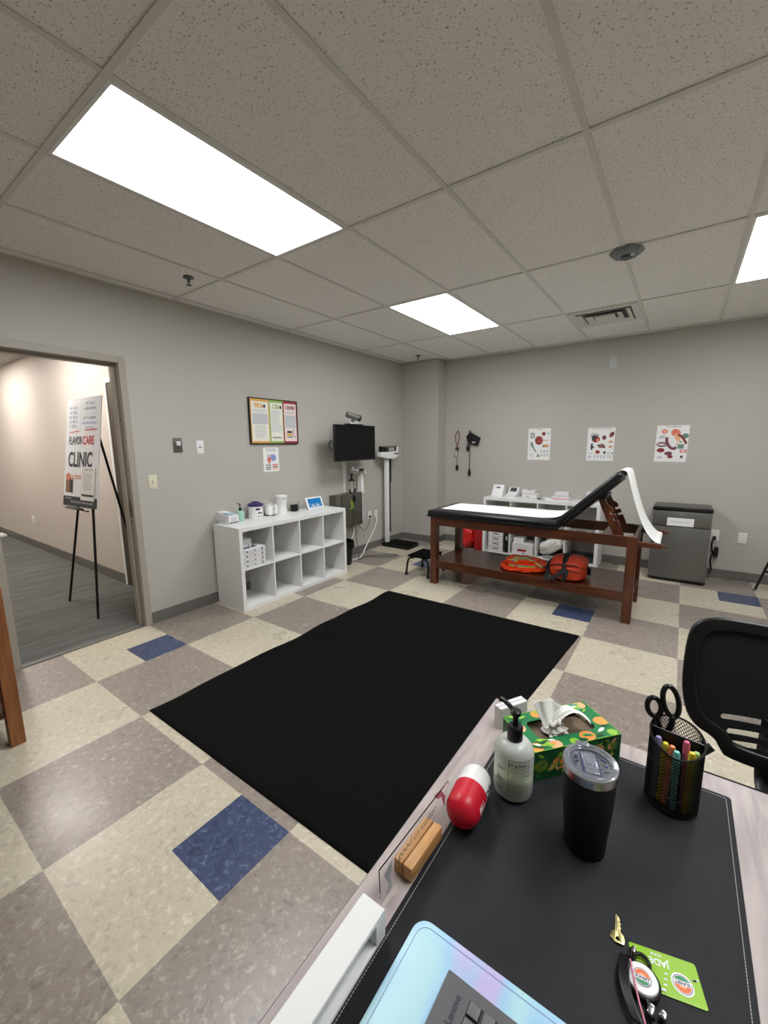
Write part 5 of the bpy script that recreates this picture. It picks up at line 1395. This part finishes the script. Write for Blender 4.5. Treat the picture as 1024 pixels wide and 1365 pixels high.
# pen cup
def b_pencup():
    cx, cy = 3.604, .047
    t = thing('pen_holder', 'black wire mesh pen holder with slanted rim beside the tumbler', 'pen holder', (cx, cy, PZ))
    r = .046
    def rim(a):   # slanted rim, high at the back, low at the front
        return .128 + .036 * (math.sin(a) * .5 + .5) ** .8 - .004 * math.cos(a)
    n = 96
    nz = 34
    bm = bmesh.new()
    V = [[bm.verts.new((r * math.cos(2 * PI * i / n), r * math.sin(2 * PI * i / n), .004 + (rim(2 * PI * i / n) - .006) * j / nz)) for i in range(n)] for j in range(nz + 1)]
    for j in range(nz):
        for i in range(n):
            if (i + j) % 2: continue
            # diamond lattice
            a = V[j][(i + 1) % n]; 
    # diamonds: connect staggered points
    for j in range(0, nz - 1):
        for i in range(n):
            if (i + j) % 2: continue
            p = (V[j][i], V[j + 1][(i + 1) % n], V[min(j + 2, nz)][i], V[j + 1][i - 1])
            try: bm.faces.new(p)
            except ValueError: pass
    bmesh.ops.delete(bm, geom=[v for v in bm.verts if not v.link_faces], context='VERTS')
    me = bpy.data.meshes.new('mesh_wall'); bm.to_mesh(me); bm.free(); me.materials.append(M['black'])
    o = bpy.data.objects.new('mesh_wall', me); C.objects.link(o); o.parent = t
    md = o.modifiers.new('w', 'WIREFRAME'); md.thickness = .0021; md.use_replace = True; md.use_even_offset = False
    b = MB()
    pts = [(r * math.cos(2 * PI * i / 64), r * math.sin(2 * PI * i / 64), rim(2 * PI * i / 64)) for i in range(64)]
    b.tube(pts, .0022, 'black', closed=True); b.build('rim', t); b = MB(); b.lathe([(r + .001, 0), (r + .001, .006), (r - .001, .006), (r - .001, 0)], 'black', seg=48); b.lathe([(0, .001), (r, .001)], 'black', seg=48)
    b.build('base', t)
    b = MB()
    zb = rim(PI) ; 
    b.tube([(-r, .004, rim(PI)), (r, .004, rim(0))], .0018, 'black')
    b.shape([[(-r + .001, .002), (r - .001, .002), (r - .001, rim(0)), (-r + .001, rim(PI))]], .0006, 'black', frame((0, .004, 0), BW, (0, 0, 1)))
    b.tube([(.012, .004, .13), (.012, -.02, .12), (.010, -r + .002, .115)], .0015, 'black')
    b.build('divider', t)
    # scissors
    sc = thing('scissors', 'black handled scissors standing in the back of the pen holder', 'scissors', (cx - .028, cy + .022, PZ + .004), R(12))
    Fm = frame((0, 0, 0), (1, 0, 0), (0, 0, 1))
    def loop(cx_, cz, w, h, rot):
        return [(cx_ + w * math.cos(a) * math.cos(rot) - h * math.sin(a) * math.sin(rot), 0, cz + w * math.cos(a) * math.sin(rot) + h * math.sin(a) * math.cos(rot)) for a in [2 * PI * i / 24 for i in range(24)]]
    b = MB(); b.tube(loop(.012, .202, .0135, .034, .22), .0052, 'black', closed=True, seg=10, flat=(1, 1)); b.tube([(.017, 0, .172), (.018, 0, .15), (.01, 0, .13), (.004, 0, .115)], .009, 'black', smooth=2, flat=(1, .6), seg=10); b.build('long_handle', sc)
    b = MB(); b.tube(loop(-.016, .183, .0125, .021, .15), .0052, 'black', closed=True, seg=10); b.tube([(-.010, 0, .165), (-.006, 0, .148), (.0, 0, .13), (.004, 0, .115)], .009, 'black', smooth=2, flat=(1, .6), seg=10); b.build('short_handle', sc)
    b = MB(); b.shape([[(0, .12), (.010, .12), (.006, .03), (.003, .002)]], .0015, 'steel', Fm @ T(0, 0, .0012)); b.shape([[(.0, .12), (.010, .12), (.005, .004), (.001, .02)]], .0015, 'steel', Fm @ T(0, 0, -.0012)); b.cyl((.005, -.004, .112), (.005, .004, .112), .003, 'steel'); b.build('blades', sc)
    pens = [('lavender', -.034, -.012, .140, 0), ('yellow', -.023, -.016, .134, .02), ('orange', -.012, -.021, .135, .03), ('teal', .004, -.028, .131, -.02), ('pink', .022, -.010, .148, -.03), ('gold', .025, -.024, .137, .02), ('light green', .036, -.014, .134, .0)]
    for nme, x, y, h, tl in pens:
        m_ = pm('pen_' + nme.replace(' ', '_'), PENCOL[nme], .45)
        p = thing('highlighter_pen', nme + ' capped pen standing in the front of the pen holder', 'pen', (cx + x * .9, cy + y, PZ + .0035), 0, 'pens in the pen holder')
        Mx = Ry(tl) if tl else Matrix.Identity(4)
        b = MB(Mx); b.lathe([(0, 0), (.0045, .001), (.0052, h * .62), (0, h * .62)], pm('pen_barrel_' + nme.replace(' ', '_'), PENCOL[nme], .4, var=.1), seg=14); b.build('barrel', p)
        b = MB(Mx); b.lathe([(.0056, h * .6), (.0062, h * .62), (.0060, h * .96), (.0045, h * .99), (0, h)], m_, seg=14); b.build('cap', p)
b_pencup()

# keys, badge reel, card
def logo(b, m, r, z):
    b.ell((0, 0), (2 * r, 2 * r), 'sunbl', m, seg=32, z=z); b.ell((0, 0), (1.86 * r, 1.86 * r), 'whitep', m, seg=32, z=z + .0001)
    up = [(0.86 * r * math.cos(R(a)), .86 * r * math.sin(R(a)) , z + .0002) for a in range(0, 181, 12)]
    b.poly(up, 'sunor', m); b.ell((0, .12 * r), (.8 * r, .55 * r), 'peach', m, z=z + .00025)
    dn = [(0.86 * r * math.cos(R(a)), .86 * r * math.sin(R(a)), z + .0002) for a in range(205, 336, 10)]
    b.poly(dn, 'sungr', m)
    b.rect(-.93 * r, -.36 * r, .93 * r, .12 * r, 'whitep', m, z=z + .0003)
    b.text('SUNSET', .46 * r, 'sunbl', m @ T(0, -.12 * r, z + .0004), off=.0002, sx=.98)
t = thing('id_card', 'lime green name card with a round sun logo under the badge reel', 'card', (3.607, -.302, PZ + .0006), R(15.6))
b = MB(); b.shape([rrect(.083, .053, .003)], .0008, 'lgreen', bev=.0001); b.build('card', t)
UP = Rz(PI)
b = MB(T(0, 0, .0007) @ UP); b.text('JADE', .0115, 'whitep', T(.006, -.012, 0), off=.0003, align='CENTER'); b.text('NURSE', .0045, 'whitep', T(.008, -.021, 0), off=.0001)
b.build('lettering', t, smooth=False)
b = MB(T(0, 0, .0007) @ UP); logo(b, T(-.018, .006, 0), .0115, .0001); b.ell((-.018, .006), (.027, .027), 'whitep', z=.00005)
for k in range(3): b.box((-.034 - .001 * k, -.004 + .007 * k, .0001), (.005, .002, .0002), 'whitep', Rz(.2 * k)); b.box((.0 + .002 * k, -.0 + .007 * k, .0001), (.004, .002, .0002), 'whitep')
b.box((.012, .021, .0003), (.014, .003, .0004), 'whitep'); b.build('logo', t, smooth=False)
t = thing('badge_reel', 'round white badge reel with sun logo, black clip and strap', 'badge reel', (3.580, -.334, PZ + .0016), R(-12))
b = MB(); b.lathe([(0, .0), (.021, 0), (.0225, .003), (.0225, .006), (.019, .008), (0, .008)], 'black', seg=40); b.build('housing', t)
b = MB(); b.lathe([(.0195, .0078), (.0185, .0095), (.012, .0103), (0, .0106)], 'whitep', seg=40); b.build('cover', t)
b = MB(Rz(R(20))); logo(b, T(.000, 0, 0), .0108, .0109); b.build('logo', t, smooth=False)
b = MB(); b.tube([(-.014, .016, .004), (-.018, .025, .004), (-.012, .034, .004), (-.002, .033, .004), (.003, .026, .004), (.002, .019, .004)], .0024, 'black', smooth=2)
b.tube([(-.018, .030, .006), (-.022, .024, .007), (-.02, .014, .007)], .004, 'black', smooth=1); b.pillow((-.019, .028, .008), (.006, .01, .006), 'chrome'); b.build('carabiner', t)
b = MB(); b.tube([(.012, -.018, .005), (.018, -.026, .005), (.022, -.034, .005)], .003, 'black', smooth=1)
b.pillow((.018, -.027, .0075), (.008, .014, .006), 'chrome', m=None); b.pillow((.030, -.020, .005), (.009, .010, .007), 'chrome'); b.pillow((.034, -.032, .004), (.005, .007, .005), 'chrome'); b.pillow((.037, -.037, .004), (.005, .006, .005), 'chrome'); b.build('snap', t)
b = MB()
def f(u, v):
    p = Vector((-.024, .012, .003)).lerp(Vector((.012, -.055, .003)), u)
    return p + Vector((-.008 - .007 * math.sin(PI * u) + .014 * v, -.004 * math.sin(PI * u), .004 + .003 * math.sin(PI * u) + .004 * v))
b.grid(f, 20, 6, pm('black_satin_strap', '#1a1718', .3)); o = b.build('strap', t, ang=70); md = o.modifiers.new('s', 'SOLIDIFY'); md.thickness = .0012
b = MB(); b.tube([(-.018, .010, .0105), (-.010, -.006, .0112), (.004, -.030, .0112), (.018, -.050, .0105)], .0012, 'pink', smooth=2); b.build('pink_piping', t)
t = thing('house_key', 'small brass key above the badge reel', 'key', (3.5455, -.287, PZ + .0004), R(97))
b = MB(); b.shape([[(-.012, -.008), (-.006, -.0095), (0, -.008), (.004, -.004), (.007, -.0035), (.010, -.0045), (.013, -.003), (.016, -.0045), (.019, -.0025), (.022, -.0038), (.026, -.001), (.029, .001), (.028, .003), (.004, .0035), (0, .008), (-.008, .0095), (-.013, .004)], arc(-.007, 0, .003, 0, 330, 10)], .002, 'brass', T(0, 0, .0011), bev=.0003); b.box((.015, .0015, .0022), (.024, .0008, .0003), 'gmetal'); b.build('key', t)

# ------------------------------------------------------------------ office chair
def b_chair():
    cx = 3.868
    t = thing('office_chair', 'black mesh back office chair tucked behind the desk corner', 'office chair', (cx, .42, 0))
    # backrest in its own tilted frame, facing -Y
    z0, z1 = .52, .925
    y0 = .228
    tilt = .24
    Fm = frame((0, y0, z0), (1, 0, 0), (0, math.sin(tilt), math.cos(tilt)))
    hh = (z1 - z0) / math.cos(tilt)
    def outl(w0, w1, h, r, dy=0):
        pts = []
        pts += [(w0 - .09, dy), (w0 - .075, dy + .022), (w0 - .06, dy + .05), (w0 + .005, dy + .075), (w1 - .006, h * .35), (w1, h * .55), (w1 - .004, h - r * 1.1), (w1 - .018, h - r * .45), (w1 - .06, h - r * .08), (w1 - .12, h)]
        full = pts + [(-x, y) for x, y in pts[::-1]]
        return full
    def cr(pts, k=2):
        for _ in range(k):
            q = []
            n = len(pts)
            for i in range(n):
                a, b_ = pts[i], pts[(i + 1) % n]
                q += [(a[0] * .75 + b_[0] * .25, a[1] * .75 + b_[1] * .25), (a[0] * .25 + b_[0] * .75, a[1] * .25 + b_[1] * .75)]
            pts = q
        return pts
    O = cr(outl(.20, .236, hh, .07))
    I = cr([(x * .90, .03 + (y) * (hh - .055) / hh) for x, y in outl(.20, .236, hh, .07)])
    b = MB(Fm); b.shape([O, I], .036, 'black', T(0, 0, -.004), bev=.008); b.build('back_frame', t)
    slits = []
    for k, (yc, w) in enumerate(((.118, .135), (.078, .118), (.045, .105))):
        top = [(-w + 2 * w * i / 14, yc + .006 + .016 * math.cos(PI * (i / 14 - .5))) for i in range(15)]
        bot = [(w - 2 * w * i / 14, yc - .010 + .014 * math.cos(PI * (.5 - i / 14))) for i in range(15)]
        slits.append(cr([(x, y) for x, y in top + bot], 1))
    b = MB(Fm); b.shape([I] + slits, .006, 'blackm', T(0, 0, 0)); b.build('back_panel', t)
    b = MB(Fm @ T(0, 0, -.006))
    bm = bmesh.new()
    nn, mm = 110, 36
    V = [[bm.verts.new((-.14 + .28 * i / nn, .02 + .135 * j / mm, 0)) for i in range(nn + 1)] for j in range(mm + 1)]
    for j in range(mm - 1):
        for i in range(1, nn):
            if (i + j) % 2: continue
            try: bm.faces.new((V[j][i], V[j + 1][i + 1], V[j + 2][i], V[j + 1][i - 1]))
            except ValueError: pass
    bmesh.ops.delete(bm, geom=[v for v in bm.verts if not v.link_faces], context='VERTS')
    for v in bm.verts: v.co = Fm @ T(0, 0, -.006) @ v.co
    b.bm.free()
    me = bpy.data.meshes.new('lumbar_mesh'); bm.to_mesh(me); bm.free(); me.materials.append(M['trimgrey'])
    o = bpy.data.objects.new('lumbar_mesh', me); C.objects.link(o); o.parent = t
    md = o.modifiers.new('w', 'WIREFRAME'); md.thickness = .0011; md.use_replace = True; md.use_even_offset = False
    # piping line on the panel
    b = MB(Fm); b.tube([(x * .985, y * .99 + .002, .0035) for x, y in I], .0012, 'dkgrey', closed=True, seg=6); b.build('piping', t)
    b = MB(); b.box((0, -.025, .450), (.46, .44, .055), 'blackm', bev=.025, seg=4); b.build('seat', t)
    b = MB(); b.tube([(0, .20, .45), (0, .27, .47), (0, .275, .56), (0, .26, .66)], .02, 'black', smooth=2, flat=(2, .7)); b.build('back_support', t)
    for s in (-1, 1):
        b = MB(); b.tube([(s * .10, .05, .425), (s * .20, .12, .44), (s * .215, .19, .475), (s * .15, .225, .535)], .013, 'black', smooth=2, seg=10); b.build('armrest_bracket', t)
    b = MB(); b.cyl((0, 0, .12), (0, 0, .43), .025, 'black'); b.box((0, 0, .425), (.2, .2, .03), 'black', bev=.004); b.build('gas_column', t)
    for k in range(5):
        a = R(54 + 72 * k); ex, ey = .29 * math.cos(a), .29 * math.sin(a)
        b = MB(); b.tube([(0, 0, .11), (ex * .5, ey * .5, .10), (ex, ey, .075)], .02, 'black', flat=(1, .7)); l = b.build('base_arm', t)
        b = MB(); b.cyl((ex - .02 * math.sin(a), ey + .02 * math.cos(a), .027), (ex + .02 * math.sin(a), ey - .02 * math.cos(a), .027), .026, 'black'); b.cyl((ex, ey, .03), (ex, ey, .075), .008, 'black'); b.build('caster', l)
b_chair()
